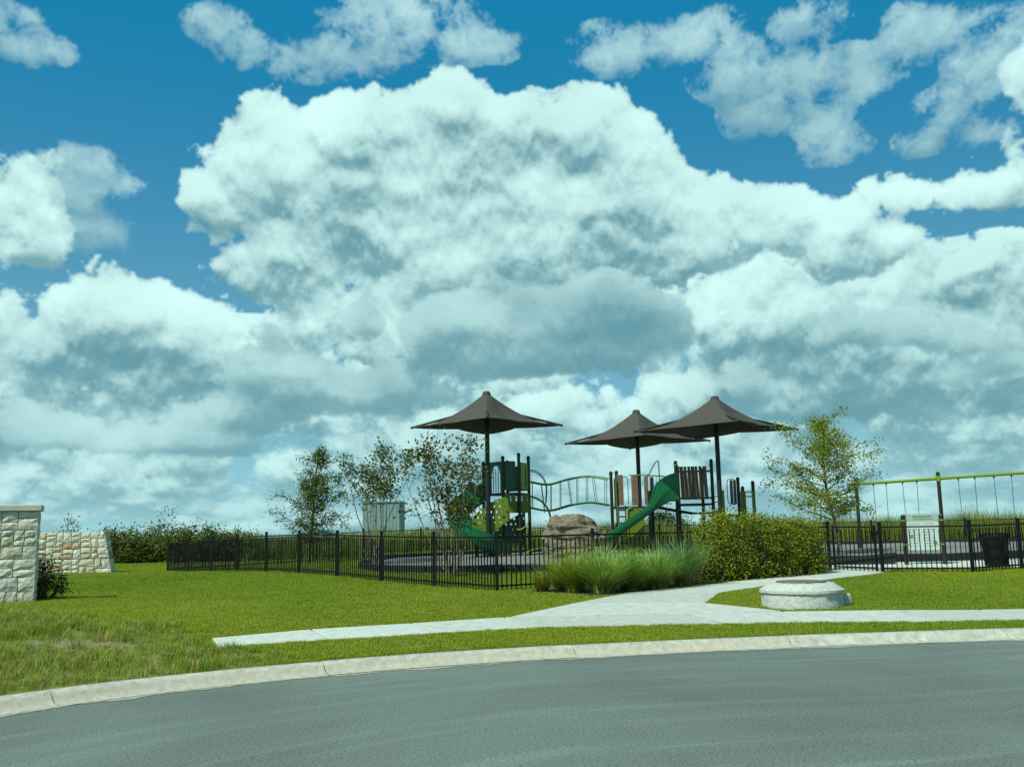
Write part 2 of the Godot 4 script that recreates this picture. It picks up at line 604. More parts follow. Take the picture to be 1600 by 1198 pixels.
func kerb_piece(kerb: Node3D, piece: Array, profile: Array):
	if piece.size() < 2:
		return
	var m := MB.new()
	var face := MB.new()
	var rings := []
	var lift := rng.randf_range(-0.004, 0.004)
	for k in piece.size():
		var i: int = piece[k]
		var p: Vector2 = kerb_line[i]
		var along: Vector2 = (kerb_line[mini(i + 1, kerb_line.size() - 1)] - kerb_line[maxi(i - 1, 0)]).normalized()
		var away := Vector2(along.y, -along.x)
		if away.dot(p - HUB) < 0:
			away = -away
		var shift := 0.007 if k == 0 else -0.007 if k == piece.size() - 1 else 0.0
		var ring := []
		for q in profile:
			var w: Vector2 = p + along * shift + away * q.x
			ring.append(Vector3(w.x, q.y + lift + 0.004, w.y))
		rings.append(ring)
	for k in rings.size() - 1:
		for j in profile.size() - 1:
			var na: Vector3 = (rings[k + 1][j] - rings[k][j]).cross(rings[k][j + 1] - rings[k][j]).normalized()
			if na.y < -0.2:
				na = -na
			var nb: Vector3 = na
			if j > 0:
				na = (na + (rings[k + 1][j - 1] - rings[k][j - 1]).cross(rings[k][j] - rings[k][j - 1]).normalized()).normalized()
			if j < profile.size() - 2:
				nb = (nb + (rings[k + 1][j + 1] - rings[k][j + 1]).cross(rings[k][j + 2] - rings[k][j + 1]).normalized()).normalized()
			(face if j < 4 and rings[0][0].x < 1.6 else m).smooth_quad(rings[k][j], rings[k + 1][j], rings[k + 1][j + 1], rings[k][j + 1], na, na, nb, nb)
	for e in [0, rings.size() - 1]:
		var foot := Vector3(rings[e][0].x * 0.1 + rings[e][8].x * 0.9, 0.0, rings[e][0].z * 0.1 + rings[e][8].z * 0.9)
		for j in profile.size() - 1:
			if e == 0:
				m.tri(foot, rings[e][j], rings[e][j + 1])
			else:
				m.tri(foot, rings[e][j + 1], rings[e][j])
	var o := part("kerb_length", m, M.curb_concrete, kerb)
	if face.v.size():
		part("stained_face", face, M.stained_concrete, o)

func slabs(parent: Node3D, left: Array, right: Array, called: String, material: Material, lift: float, gap := 0.02):
	# a row of cast slabs between two edges, each a thin block of its own with eased edges
	for i in left.size() - 1:
		var q := [left[i], left[i + 1], right[i + 1], right[i]]
		var mid: Vector2 = (q[0] + q[1] + q[2] + q[3]) * 0.25
		var m := MB.new()
		var top := []
		var ease := []
		var low := []
		for p in q:
			var d: Vector2 = (mid - p).normalized()
			var w: Vector2 = p + d * gap
			var e: Vector2 = p + d * (gap + 0.02)
			var y := height(p.x, p.y) + lift
			top.append(Vector3(e.x, y, e.y))
			ease.append(Vector3(w.x, y - 0.008, w.y))
			low.append(Vector3(w.x, y - 0.13, w.y))
		m.quad(top[3], top[2], top[1], top[0])
		for k in 4:
			var n := (k + 1) % 4
			m.quad(top[k], top[n], ease[n], ease[k])
			m.quad(ease[k], ease[n], low[n], low[k])
		part(called, m, [M.concrete, M.concrete_pale, M.concrete_dull, M.concrete][rng.randi() % 4], parent)

func resampled(pts: Array, many: int) -> Array:
	var fine := smoothed(pts, 0.1)
	var total := 0.0
	for i in fine.size() - 1:
		total += (fine[i + 1] - fine[i]).length()
	var out := [fine[0]]
	var run := 0.0
	for i in fine.size() - 1:
		run += (fine[i + 1] - fine[i]).length()
		if run >= total * out.size() / many and out.size() < many:
			out.append(fine[i + 1])
	while out.size() <= many:
		out.append(fine[-1])
	return out

var paved := []          # outlines of all that is not lawn
const WALK_NEAR := [Vector2(-3.85, -12.75), Vector2(-3.0, -13.3), Vector2(-1.89, -13.95), Vector2(0.31, -14.7), Vector2(2.82, -14.95), Vector2(7.3, -14.75), Vector2(12, -14.85), Vector2(20, -14.3), Vector2(30, -11.8)]
const WALK_FAR := [Vector2(-4.15, -13.35), Vector2(-3.35, -14.2), Vector2(-2.2, -15.05), Vector2(0.0, -15.95), Vector2(2.82, -16.3), Vector2(7.6, -16.0), Vector2(12.2, -16.1), Vector2(20.4, -15.5), Vector2(30.6, -13)]

func make_paths():
	var walk := Node3D.new()
	walk.name = "sidewalk"
	walk.set_meta("kind", "structure")
	add_child(walk)
	slabs(walk, resampled(WALK_NEAR, 23), resampled(WALK_FAR, 23), "slab", M.concrete, 0.03)
	paved.append(outline(WALK_NEAR, WALK_FAR))
	var path := Node3D.new()
	path.name = "footpath"
	path.set_meta("kind", "structure")
	add_child(path)
	var l := [Vector2(-0.1, -15.98), Vector2(1.1, -17.9), Vector2(3.0, -20.3), Vector2(5.6, -23.2), Vector2(8.0, -25.6), Vector2(8.9, -26.6)]
	var r := [Vector2(4.4, -16.3), Vector2(3.35, -16.85), Vector2(3.9, -18.9), Vector2(6.2, -21.7), Vector2(8.6, -24.0), Vector2(9.9, -25.6)]
	slabs(path, resampled(l, 7), resampled(r, 7), "slab", M.concrete, 0.034)
	paved.append(outline(l, r))
	# the apron inside the gate
	var a := [Vector2(8.6, -26.9), Vector2(11.5, -26.0), Vector2(14.5, -26.4), Vector2(20, -28.4)]
	var b := [Vector2(8.4, -28.3), Vector2(11.5, -28.6), Vector2(15.0, -28.9), Vector2(21, -30.8)]
	slabs(path, resampled(a, 7), resampled(b, 7), "slab", M.concrete, 0.03)
	paved.append(outline(a, b))

func outline(a: Array, b: Array) -> PackedVector2Array:
	var out := PackedVector2Array(smoothed(a, 0.4))
	var back := smoothed(b, 0.4)
	back.reverse()
	out.append_array(PackedVector2Array(back))
	return out

func sheet(pts: PackedVector2Array, lift: float) -> MB:
	# a polygon laid on the ground in small cells, so that it follows the slope
	var m := MB.new()
	var lo := pts[0]
	var hi := pts[0]
	for p in pts:
		lo = lo.min(p)
		hi = hi.max(p)
	var cell := 0.6
	var x := lo.x
	while x < hi.x:
		var z := lo.y
		while z < hi.y:
			var sq := PackedVector2Array([Vector2(x, z), Vector2(x + cell, z), Vector2(x + cell, z + cell), Vector2(x, z + cell)])
			for piece in Geometry2D.intersect_polygons(sq, pts):
				var idx := Geometry2D.triangulate_polygon(piece)
				for t in range(0, idx.size(), 3):
					var q := []
					for k in 3:
						var p: Vector2 = piece[idx[t + k]]
						q.append(on_ground(p.x, p.y, lift))
					if (q[1] - q[0]).cross(q[2] - q[0]).y < 0:
						q.reverse()
					m.tri(q[0], q[1], q[2])
			z += cell
		x += cell
	return m

# ---------------------------------------------------------------- stone walls
func ashlar(w: float, h: float, small: float, large: float, r: RandomNumberGenerator) -> Array:
	# cuts a rectangle into stones of mixed sizes, like hand-laid random ashlar
	var todo := [Rect2(0, 0, w, h)]
	var done := []
	while todo:
		var q: Rect2 = todo.pop_back()
		var wide := q.size.x > q.size.y * 1.15
		var big: bool = q.size.x > large * 1.35 or q.size.y > large * 0.8
		if big or (q.size.x > small * 2.2 and q.size.y > small * 2.0) or (q.size.x > small * 3.4):
			var t := r.randf_range(0.36, 0.64)
			if wide:
				todo.append(Rect2(q.position, Vector2(q.size.x * t, q.size.y)))
				todo.append(Rect2(q.position + Vector2(q.size.x * t, 0), Vector2(q.size.x * (1.0 - t), q.size.y)))
			else:
				todo.append(Rect2(q.position, Vector2(q.size.x, q.size.y * t)))
				todo.append(Rect2(q.position + Vector2(0, q.size.y * t), Vector2(q.size.x, q.size.y * (1.0 - t))))
		else:
			done.append(q)
	return done

func rough_stone(q: Rect2, z: float, joint: float, proud: float, r: RandomNumberGenerator, batter: float, h: float) -> MB:
	# split-faced stone: a 4 x 4 face of uneven points, sides running back into the wall
	var m := MB.new()
	var p := []
	for j in 4:
		for i in 4:
			var u := i / 3.0
			var v := j / 3.0
			var edge: bool = i == 0 or i == 3 or j == 0 or j == 3
			var x := q.position.x + joint + (q.size.x - joint * 2.0) * u
			var y := q.position.y + joint + (q.size.y - joint * 2.0) * v
			if edge:
				x += r.randf_range(-0.006, 0.006)
				y += r.randf_range(-0.006, 0.006)
			else:
				x += r.randf_range(-0.02, 0.02)
				y += r.randf_range(-0.015, 0.015)
			x *= 1.0 + batter * (1.0 - y / h)
			p.append(Vector3(x, y, z + (r.randf_range(0.0, 0.012) if edge else r.randf_range(proud * 0.5, proud))))
	for j in 3:
		for i in 3:
			m.quad(p[j * 4 + i], p[j * 4 + i + 1], p[j * 4 + i + 5], p[j * 4 + i + 4])
	var rim := [0, 1, 2, 3, 7, 11, 15, 14, 13, 12, 8, 4]
	for k in rim.size():
		var a: Vector3 = p[rim[k]]
		var b: Vector3 = p[rim[(k + 1) % rim.size()]]
		m.quad(b, a, Vector3(a.x, a.y, z - 0.06), Vector3(b.x, b.y, z - 0.06))
	return m

func make_walls():
	var r := RandomNumberGenerator.new()
	r.seed = 505
	# the tall entrance wall at the street, its cap and its split-faced stones
	var at := on_ground(-10.07, -20.45, -0.06)
	var w := 2.9
	var h := 1.96
	var t := thing("stone_entrance_wall", "tall pale limestone entrance wall with a flat cast cap beside the flowering shrub", "stone wall", at, deg_to_rad(22))
	var core := MB.new()
	core.box(Vector3(-w / 2, h / 2, -0.25), Vector3(w - 0.07, h, 0.40))
	part("core", core, M.mortar, t)
	var cap := MB.new()
	cap.bevel_box(Vector3(-w / 2, h + 0.065, -0.25), Vector3(w + 0.12, 0.13, 0.64), 0.012)
	part("cap", cap, M.cap_stone, t)
	var kinds := ["stone_white", "stone_white", "stone_cream", "stone_grey", "stone_white", "stone_cream"]
	for q in ashlar(w, h, 0.15, 0.42, r):
		part("stone", rough_stone(Rect2(q.position - Vector2(w, 0), q.size), 0.0, 0.006, 0.03, r, 0.0, h), M[kinds[r.randi() % kinds.size()]], t)
	for q in ashlar(0.5, h, 0.15, 0.42, r):
		var s := part("stone", rough_stone(q, 0.0, 0.006, 0.03, r, 0.0, h), M[kinds[r.randi() % kinds.size()]], t)
		s.transform = Transform3D(Basis(Vector3.UP, PI / 2), Vector3(0.0, 0, -0.01))
	# the lower wall on the lawn, its end battered
	at = on_ground(-16.75, -39.6, -0.08)
	w = 6.0
	h = 1.76
	t = thing("stone_garden_wall", "low wall of patchwork cream and tan stones with a battered end on the lawn", "stone wall", at, deg_to_rad(8))
	core = MB.new()
	core.box(Vector3(-w / 2 - 0.05, h / 2, -0.3), Vector3(w - 0.06, h - 0.04, 0.5))
	part("core", core, M.mortar, t)
	kinds = ["stone_white", "stone_white", "stone_cream", "stone_white", "stone_tan", "stone_grey", "stone_cream", "stone_rust", "stone_white", "stone_cream", "stone_white", "stone_tan", "stone_white"]
	for q in ashlar(w, h, 0.16, 0.52, r):
		var moved := Rect2(q.position - Vector2(w, 0), q.size)
		var s := rough_stone(moved, 0.0, 0.012, 0.04, r, 0.0, h)
		if moved.end.x > -1.2:          # only the end slopes outwards
			for k in s.v.size():
				s.v[k].x += 0.36 * (1.0 - s.v[k].y / h) * smoothstep(-1.2, 0.0, s.v[k].x)
		part("stone", s, M[kinds[r.randi() % kinds.size()]], t)
	var y := 0.0
	while y < h - 0.1:                       # stones of the sloping end
		var tall := minf(r.randf_range(0.18, 0.32), h - y)
		var m := MB.new()
		m.bevel_box(Vector3(0.36 * (1.0 - (y + tall / 2) / h) - 0.05, y + tall / 2, -0.32), Vector3(0.12, tall - 0.015, 0.56), 0.015)
		part("stone", m, M[kinds[r.randi() % kinds.size()]], t)
		y += tall

# ---------------------------------------------------------------- fences
var picket_mesh: ArrayMesh
var post_mesh: ArrayMesh
var knob_mesh: ArrayMesh
const FENCE_H := 1.2

func make_fence_shapes():
	var m := MB.new()
	m.box(Vector3(0, 0.58, 0), Vector3(0.022, 1.06, 0.022))
	picket_mesh = m.mesh()
	m = MB.new()
	m.box(Vector3(0, 0.62, 0), Vector3(0.075, 1.32, 0.075))
	post_mesh = m.mesh()
	m = MB.new()
	m.bevel_box(Vector3(0, 1.295, 0), Vector3(0.092, 0.03, 0.092), 0.01)
	knob_mesh = m.mesh()

func fence(pts: Array, label: String, end_post := true, start_post := true, panel := 2.5, space := 0.115):
	var base := on_ground(pts[0].x, pts[0].y)
	var t := thing("picket_fence", label, "fence", base)
	for i in pts.size() - 1:
		var a: Vector2 = pts[i]
		var b: Vector2 = pts[i + 1]
		var many := maxi(1, int(round((b - a).length() / panel)))
		for k in many:
			var p := a.lerp(b, float(k) / many)
			var q := a.lerp(b, float(k + 1) / many)
			if (k > 0 or i > 0) or start_post:
				fence_post(t, p, base)
			fence_panel(t, p, q, base, space)
	if end_post:
		fence_post(t, pts[-1], base)
	return t

func fence_post(t: Node3D, p: Vector2, base: Vector3):
	var post := part("post", post_mesh, M.fence_black, t)
	post.position = on_ground(p.x, p.y) - base
	var knob := part("cap", knob_mesh, M.fence_black, post)

func fence_panel(t: Node3D, p: Vector2, q: Vector2, base: Vector3, space: float):
	var a := on_ground(p.x, p.y) - base
	var b := on_ground(q.x, q.y) - base
	var along := (b - a)
	var flat := Vector3(along.x, 0, along.z).normalized()
	var turn := Basis(along.normalized(), Vector3.UP, flat.cross(Vector3.UP)).orthonormalized()
	for y in [0.13, FENCE_H - 0.03]:
		var m := MB.new()
		m.box(Vector3.ZERO, Vector3(along.length() - 0.062, 0.038, 0.034), turn)
		var rail := part("rail", m, M.fence_black, t)
		rail.position = (a + b) * 0.5 + Vector3(0, y, 0)
	var many := int((b - a).length() / space)
	for k in range(1, many):
		var picket := part("picket", picket_mesh, M.fence_black, t)
		picket.position = a.lerp(b, float(k) / many)
		picket.rotation.y = atan2(-flat.z, flat.x)

func make_fences():
	make_fence_shapes()
	fence([Vector2(-14.3, -40.1), Vector2(-0.41, -21.28)], "black metal picket fence running beside the open lawn from corner post to planting bed", true, true, 2.58)
	fence([Vector2(-0.41, -21.28), Vector2(8.4, -26.1)], "black metal picket fence partly hidden behind the tall ornamental grasses and hedge", true, false)
	# the gate beside the hedge
	var base := on_ground(8.4, -26.1)
	var g := thing("picket_gate", "black metal picket gate with latch at the end of the concrete footpath", "gate", base)
	var p := Vector2(8.52, -26.06)
	var q := Vector2(9.32, -25.22)
	fence_panel(g, p, q, base, 0.115)
	for e in [p, q]:
		var m := MB.new()
		m.box(Vector3(0, 0.63, 0), Vector3(0.05, 1.18, 0.05))
		part("stile", m, M.fence_black, g).position = on_ground(e.x, e.y) - base
	var latch := MB.new()
	latch.bevel_box(Vector3(0, 1.02, 0.0), Vector3(0.16, 0.1, 0.07), 0.01)
	latch.bevel_box(Vector3(-0.12, 1.04, 0.03), Vector3(0.14, 0.03, 0.03), 0.005)
	part("latch", latch, M.fence_black, g).position = on_ground(q.x, q.y) - base
	var t = fence([Vector2(9.42, -25.1), Vector2(11.45, -24.5), Vector2(13.05, -25.2), Vector2(20, -27.6)], "black metal picket fence right of the gate, in front of the litter bin")
	var foot := MB.new()
	foot.bevel_box(Vector3(0, 0.03, 0), Vector3(0.16, 0.03, 0.16), 0.008)
	part("foot_plate", foot, M.fence_black, t)
	fence([Vector2(-14.3, -40.1), Vector2(-6.6, -42.3), Vector2(0.5, -46.5), Vector2(12, -52)], "black metal picket fence behind the playground from lawn corner to play tower", false, false, 2.5, 0.13)
	fence([Vector2(12, -52), Vector2(22, -53.5), Vector2(33, -53)], "black metal picket fence behind the playground at the back of the swings", true, true, 2.5, 0.13)

# ---------------------------------------------------------------- the play area
const PLAY_EDGE := [Vector2(-5.0, -31.2), Vector2(-4.4, -29.6), Vector2(-2.6, -28.3), Vector2(0.5, -27.6), Vector2(4.5, -28.0), Vector2(8.3, -28.9), Vector2(11.5, -29.2), Vector2(15.0, -29.6), Vector2(21.0, -31.4), Vector2(26, -35), Vector2(27, -42), Vector2(22, -46.5), Vector2(12, -46.5), Vector2(4, -43.5), Vector2(-2.5, -39.5), Vector2(-4.6, -35.5), Vector2(-5.0, -31.2)]

func make_play_area():
	var line := smoothed(PLAY_EDGE, 0.5)
	paved.append(PackedVector2Array(line))
	structure("playground_surface", sheet(PackedVector2Array(line), 0.10), M.playground_mulch)
	# the border of black plastic timbers, each length pinned at its ends
	var long := resampled(PLAY_EDGE, 64)
	var t := thing("play_area_border", "low black plastic timber border edging the grey playground surface", "border", on_ground(long[0].x, long[0].y))
	for i in 64:
		var a := on_ground(long[i].x, long[i].y)
		var b := on_ground(long[i + 1].x, long[i + 1].y)
		var d := b - a
		if d.length() < 0.05:
			continue
		var m := MB.new()
		m.bevel_box(Vector3.ZERO, Vector3(d.length() - 0.015, 0.26, 0.09), 0.02)
		var o := part("timber", m, M.border_black, t)
		o.position = (a + b) * 0.5 - t.position + Vector3(0, 0.10, 0)
		o.basis = Basis(d.normalized(), Vector3.UP, d.normalized().cross(Vector3.UP).normalized()).orthonormalized()
	# the black ramp from the apron up over the border
	var ramp := thing("access_ramp", "black plastic access ramp leading over the border beside the gate", "ramp", on_ground(9.6, -28.4), deg_to_rad(-6))
	var m := MB.new()
	var k := [Vector3(-0.9, 0.0, 0.55), Vector3(1.25, 0.0, 0.55), Vector3(1.25, 0.0, -0.55), Vector3(-0.9, 0.0, -0.55), Vector3(-0.9, 0.04, 0.55), Vector3(1.25, 0.26, 0.55), Vector3(1.25, 0.26, -0.55), Vector3(-0.9, 0.04, -0.55)]
	m.quad(k[4], k[5], k[6], k[7])
	m.quad(k[0], k[1], k[5], k[4])
	m.quad(k[2], k[3], k[7], k[6])
	m.quad(k[1], k[2], k[6], k[5])
	m.quad(k[3], k[0], k[4], k[7])
	part("ramp_deck", m, M.border_black, ramp)
	m = MB.new()
	m.bevel_box(Vector3(0.2, 0.19, 0.58), Vector3(2.2, 0.1, 0.06), 0.015, Basis(Vector3(0, 0, 1), 0.1))
	part("edge_rail", m, M.border_black, ramp)

# ---------------------------------------------------------------- shade umbrellas
func make_umbrellas():
	umbrella(Vector2(-0.95, -35.0), 6.79, 5.52, 2.72, 2, "taupe fabric shade umbrella standing over the play tower with the spiral slide")
	umbrella(Vector2(5.06, -39.0), 6.50, 5.20, 2.90, -1, "taupe fabric shade umbrella standing behind the straight green slide")
	umbrella(Vector2(7.28, -34.2), 6.33, 5.12, 2.92, 3, "taupe fabric shade umbrella standing over the brown slatted play deck")

func umbrella(at: Vector2, apex: float, tips: float, reach: float, turn: float, label: String):
	var t := thing("shade_umbrella", label, "shade umbrella", on_ground(at.x, at.y, 0.1), deg_to_rad(turn), "shade umbrellas over the playground")
	var y0 := t.position.y
	var rise := apex - tips
	var cloth := MB.new()
	var rings := 14
	var around := 64
	var p := []
	for i in rings + 1:
		var s := lerpf(0.055, 1.0, i / float(rings))
		var ring := []
		for k in around:
			var a := TAU * k / around
			var c := absf(fposmod(a + PI / 4, PI / 2) - PI / 4) / (PI / 4)        # 0 on a ridge, 1 halfway between two
			var sq := 1.0 / (absf(cos(a)) + absf(sin(a)))                        # a square standing on its corner
			var bow := 1.0 - 0.22 * pow(c, 1.5) * s
			var r := reach * lerpf(1.0, sq, smoothstep(0.0, 0.35, s)) * s * bow
			if s < 0.08:
				r = reach * s
			var y := tips + rise * pow(1.0 - s, 1.8) - 0.06 * sin(PI * s) * c + 0.05 * c * s * s
			ring.append(Vector3(cos(a) * r, y - y0, -sin(a) * r))
		p.append(ring)
	for i in rings:
		for k in around:
			var n := (k + 1) % around
			cloth.quad(p[i][k], p[i + 1][k], p[i + 1][n], p[i][n])
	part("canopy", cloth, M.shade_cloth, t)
	var hem := MB.new()
	var rim := []
	for k in around + 1:
		rim.append(p[rings][k % around] + Vector3(0, -0.015, 0))
	hem.tube(rim, 0.022, 6, false)
	part("hem", hem, M.shade_cloth, t)
	var cap := MB.new()
	cap.lathe(Vector3(0, apex - y0, 0), [Vector2(0.165, -0.12), Vector2(0.145, -0.03), Vector2(0.10, 0.015), Vector2(0.0, 0.02)], 14)
	part("cap", cap, M.shade_cloth, t)
	var pole := MB.new()
	pole.tube([Vector3(0, -0.1, 0), Vector3(0, apex - y0 - 0.05, 0)], 0.085, 12)
	part("pole", pole, M.post_dark, t)
	var foot := MB.new()
	foot.lathe(Vector3.ZERO, [Vector2(0.2, -0.05), Vector2(0.2, 0.03), Vector2(0.1, 0.05)], 12)
	part("base_plate", foot, M.post_dark, t)
	for k in 4:
		var a := TAU * k / 4.0
		var d := Vector3(cos(a), 0, -sin(a))
		var arm := MB.new()
		arm.tube([Vector3(0, apex - y0 - 0.55, 0), d * reach * 0.5 + Vector3(0, tips + rise * 0.27 - y0, 0), d * (reach + 0.07) + Vector3(0, tips - y0 - 0.03, 0)], [0.045, 0.04, 0.042], 8)
		part("arm", arm, M.post_dark, t)

# ---------------------------------------------------------------- the play structure
var S: Node3D                         # the play structure being built

func world_part(called: String, m: MB, material: Material, parent: Node3D = null) -> MeshInstance3D:
	# a part given in world coordinates
	for i in m.v.size():
		m.v[i] -= S.position
	return part(called, m, material, parent if parent else S)

func post(x: float, z: float, top: float, bottom := 0.7, material = null, r := 0.062):
	var m := MB.new()
	m.tube([Vector3(x, bottom, z), Vector3(x, top - 0.05, z)], r, 10)
	var o := world_part("post", m, material if material else M.post_brown)
	m = MB.new()
	m.lathe(Vector3(x, top - 0.05, z), [Vector2(r + 0.008, -0.06), Vector2(r + 0.008, 0.0), Vector2(r * 0.75, 0.045), Vector2(0.0, 0.06)], 10)
	world_part("cap", m, M.post_dark, o)

func rod(pts: Array, r: float, material: Material, called: String, parent: Node3D = null):
	var m := MB.new()
	m.tube(pts, r, 6)
	return world_part(called, m, material, parent)

func slab_between(a: Vector3, b: Vector3, tall: float, thick: float, material: Material, called: String, parent: Node3D = null):
	# an upright board from a to b (its foot), tall metres high
	var d := b - a
	var x := d.normalized()
	var m := MB.new()
	m.bevel_box((a + b) * 0.5 + Vector3(0, tall / 2, 0), Vector3(d.length(), tall, thick), 0.012, Basis(x, Vector3.UP, x.cross(Vector3.UP).normalized()))
	return world_part(called, m, material, parent)

func pierced(a: Vector3, b: Vector3, tall: float, inside: Callable, hole: Callable, material: Material, called: String):
	# a sheet from a to b whose outline and holes are given over (u along, v up) in metres
	var d := b - a
	var x := d.normalized()
	var bs := Basis(x, Vector3.UP, x.cross(Vector3.UP).normalized())
	var m := MB.new()
	var cell := 0.04
	var nu := int(d.length() / cell)
	var nv := int(tall / cell)
	var full := []
	for j in nv:
		for i in nu:
			var u := (i + 0.5) * cell
			var v := (j + 0.5) * cell
			full.append(inside.call(u, v) and not hole.call(u, v))
	var at := func(i: int, j: int) -> bool: return i >= 0 and j >= 0 and i < nu and j < nv and full[j * nu + i]
	for j in nv:
		for i in nu:
			if not full[j * nu + i]:
				continue
			var k := []
			for w in [-0.012, 0.012]:
				for s in [[0, 0], [1, 0], [1, 1], [0, 1]]:
					k.append(a + bs * Vector3((i + s[0]) * cell, (j + s[1]) * cell, w))
			m.quad(k[4], k[5], k[6], k[7])
			m.quad(k[3], k[2], k[1], k[0])
			if not at.call(i, j - 1):
				m.quad(k[0], k[1], k[5], k[4])
			if not at.call(i, j + 1):
				m.quad(k[7], k[6], k[2], k[3])
			if not at.call(i - 1, j):
				m.quad(k[0], k[4], k[7], k[3])
			if not at.call(i + 1, j):
				m.quad(k[5], k[1], k[2], k[6])
	return world_part(called, m, material)

func trough(line: Array, half: float, sides: Array, material: Material, called: String):
	# a moulded slide bed: a U swept along the line, its walls as high as sides says
	var m := MB.new()
	var rings := []
	for i in line.size():
		var d: Vector3 = (line[mini(i + 1, line.size() - 1)] - line[maxi(i - 1, 0)]).normalized()
		var across := d.cross(Vector3.UP).normalized()
		var up := across.cross(d).normalized()
		var s: float = sides[i]
		var ring := []
		for q in [Vector2(-half - 0.05, s), Vector2(-half - 0.04, s * 0.45), Vector2(-half * 0.8, 0.0), Vector2(-half * 0.4, -0.06), Vector2(half * 0.4, -0.06), Vector2(half * 0.8, 0.0), Vector2(half + 0.04, s * 0.45), Vector2(half + 0.05, s),
			Vector2(half + 0.01, s), Vector2(half, s * 0.45), Vector2(half * 0.72, 0.04), Vector2(half * 0.36, -0.02), Vector2(-half * 0.36, -0.02), Vector2(-half * 0.72, 0.04), Vector2(-half, s * 0.45), Vector2(-half - 0.01, s)]:
			ring.append(line[i] + across * q.x + up * q.y)
		rings.append(ring)
	var many: int = rings[0].size()
	for i in rings.size() - 1:
		for k in many:
			var n := (k + 1) % many
			m.quad(rings[i][k], rings[i][n], rings[i + 1][n], rings[i + 1][k])
	for k in range(0, many / 2 - 1):
		m.quad(rings[0][k + 1], rings[0][k], rings[0][many - 1 - k], rings[0][many - 2 - k])
		m.quad(rings[-1][k], rings[-1][k + 1], rings[-1][many - 2 - k], rings[-1][many - 1 - k])
	return world_part(called, m, material)

func deck(pts: Array, y: float):
	var m := MB.new()
	var top := []
	var low := []
	for p in pts:
		top.append(Vector3(p.x, y, p.y))
		low.append(Vector3(p.x, y - 0.07, p.y))
	for i in range(1, pts.size() - 1):
		if (top[i] - top[0]).cross(top[i + 1] - top[0]).y > 0:
			m.tri(top[0], top[i], top[i + 1])
			m.tri(low[0], low[i + 1], low[i])
		else:
			m.tri(top[0], top[i + 1], top[i])
			m.tri(low[0], low[i], low[i + 1])
	for i in pts.size():
		var k := (i + 1) % pts.size()
		m.quad(low[i], low[k], top[k], top[i])
	return world_part("deck", m, M.deck_black)

func arc(pts: Array) -> Array:
	return smoothed(pts, 0.08)

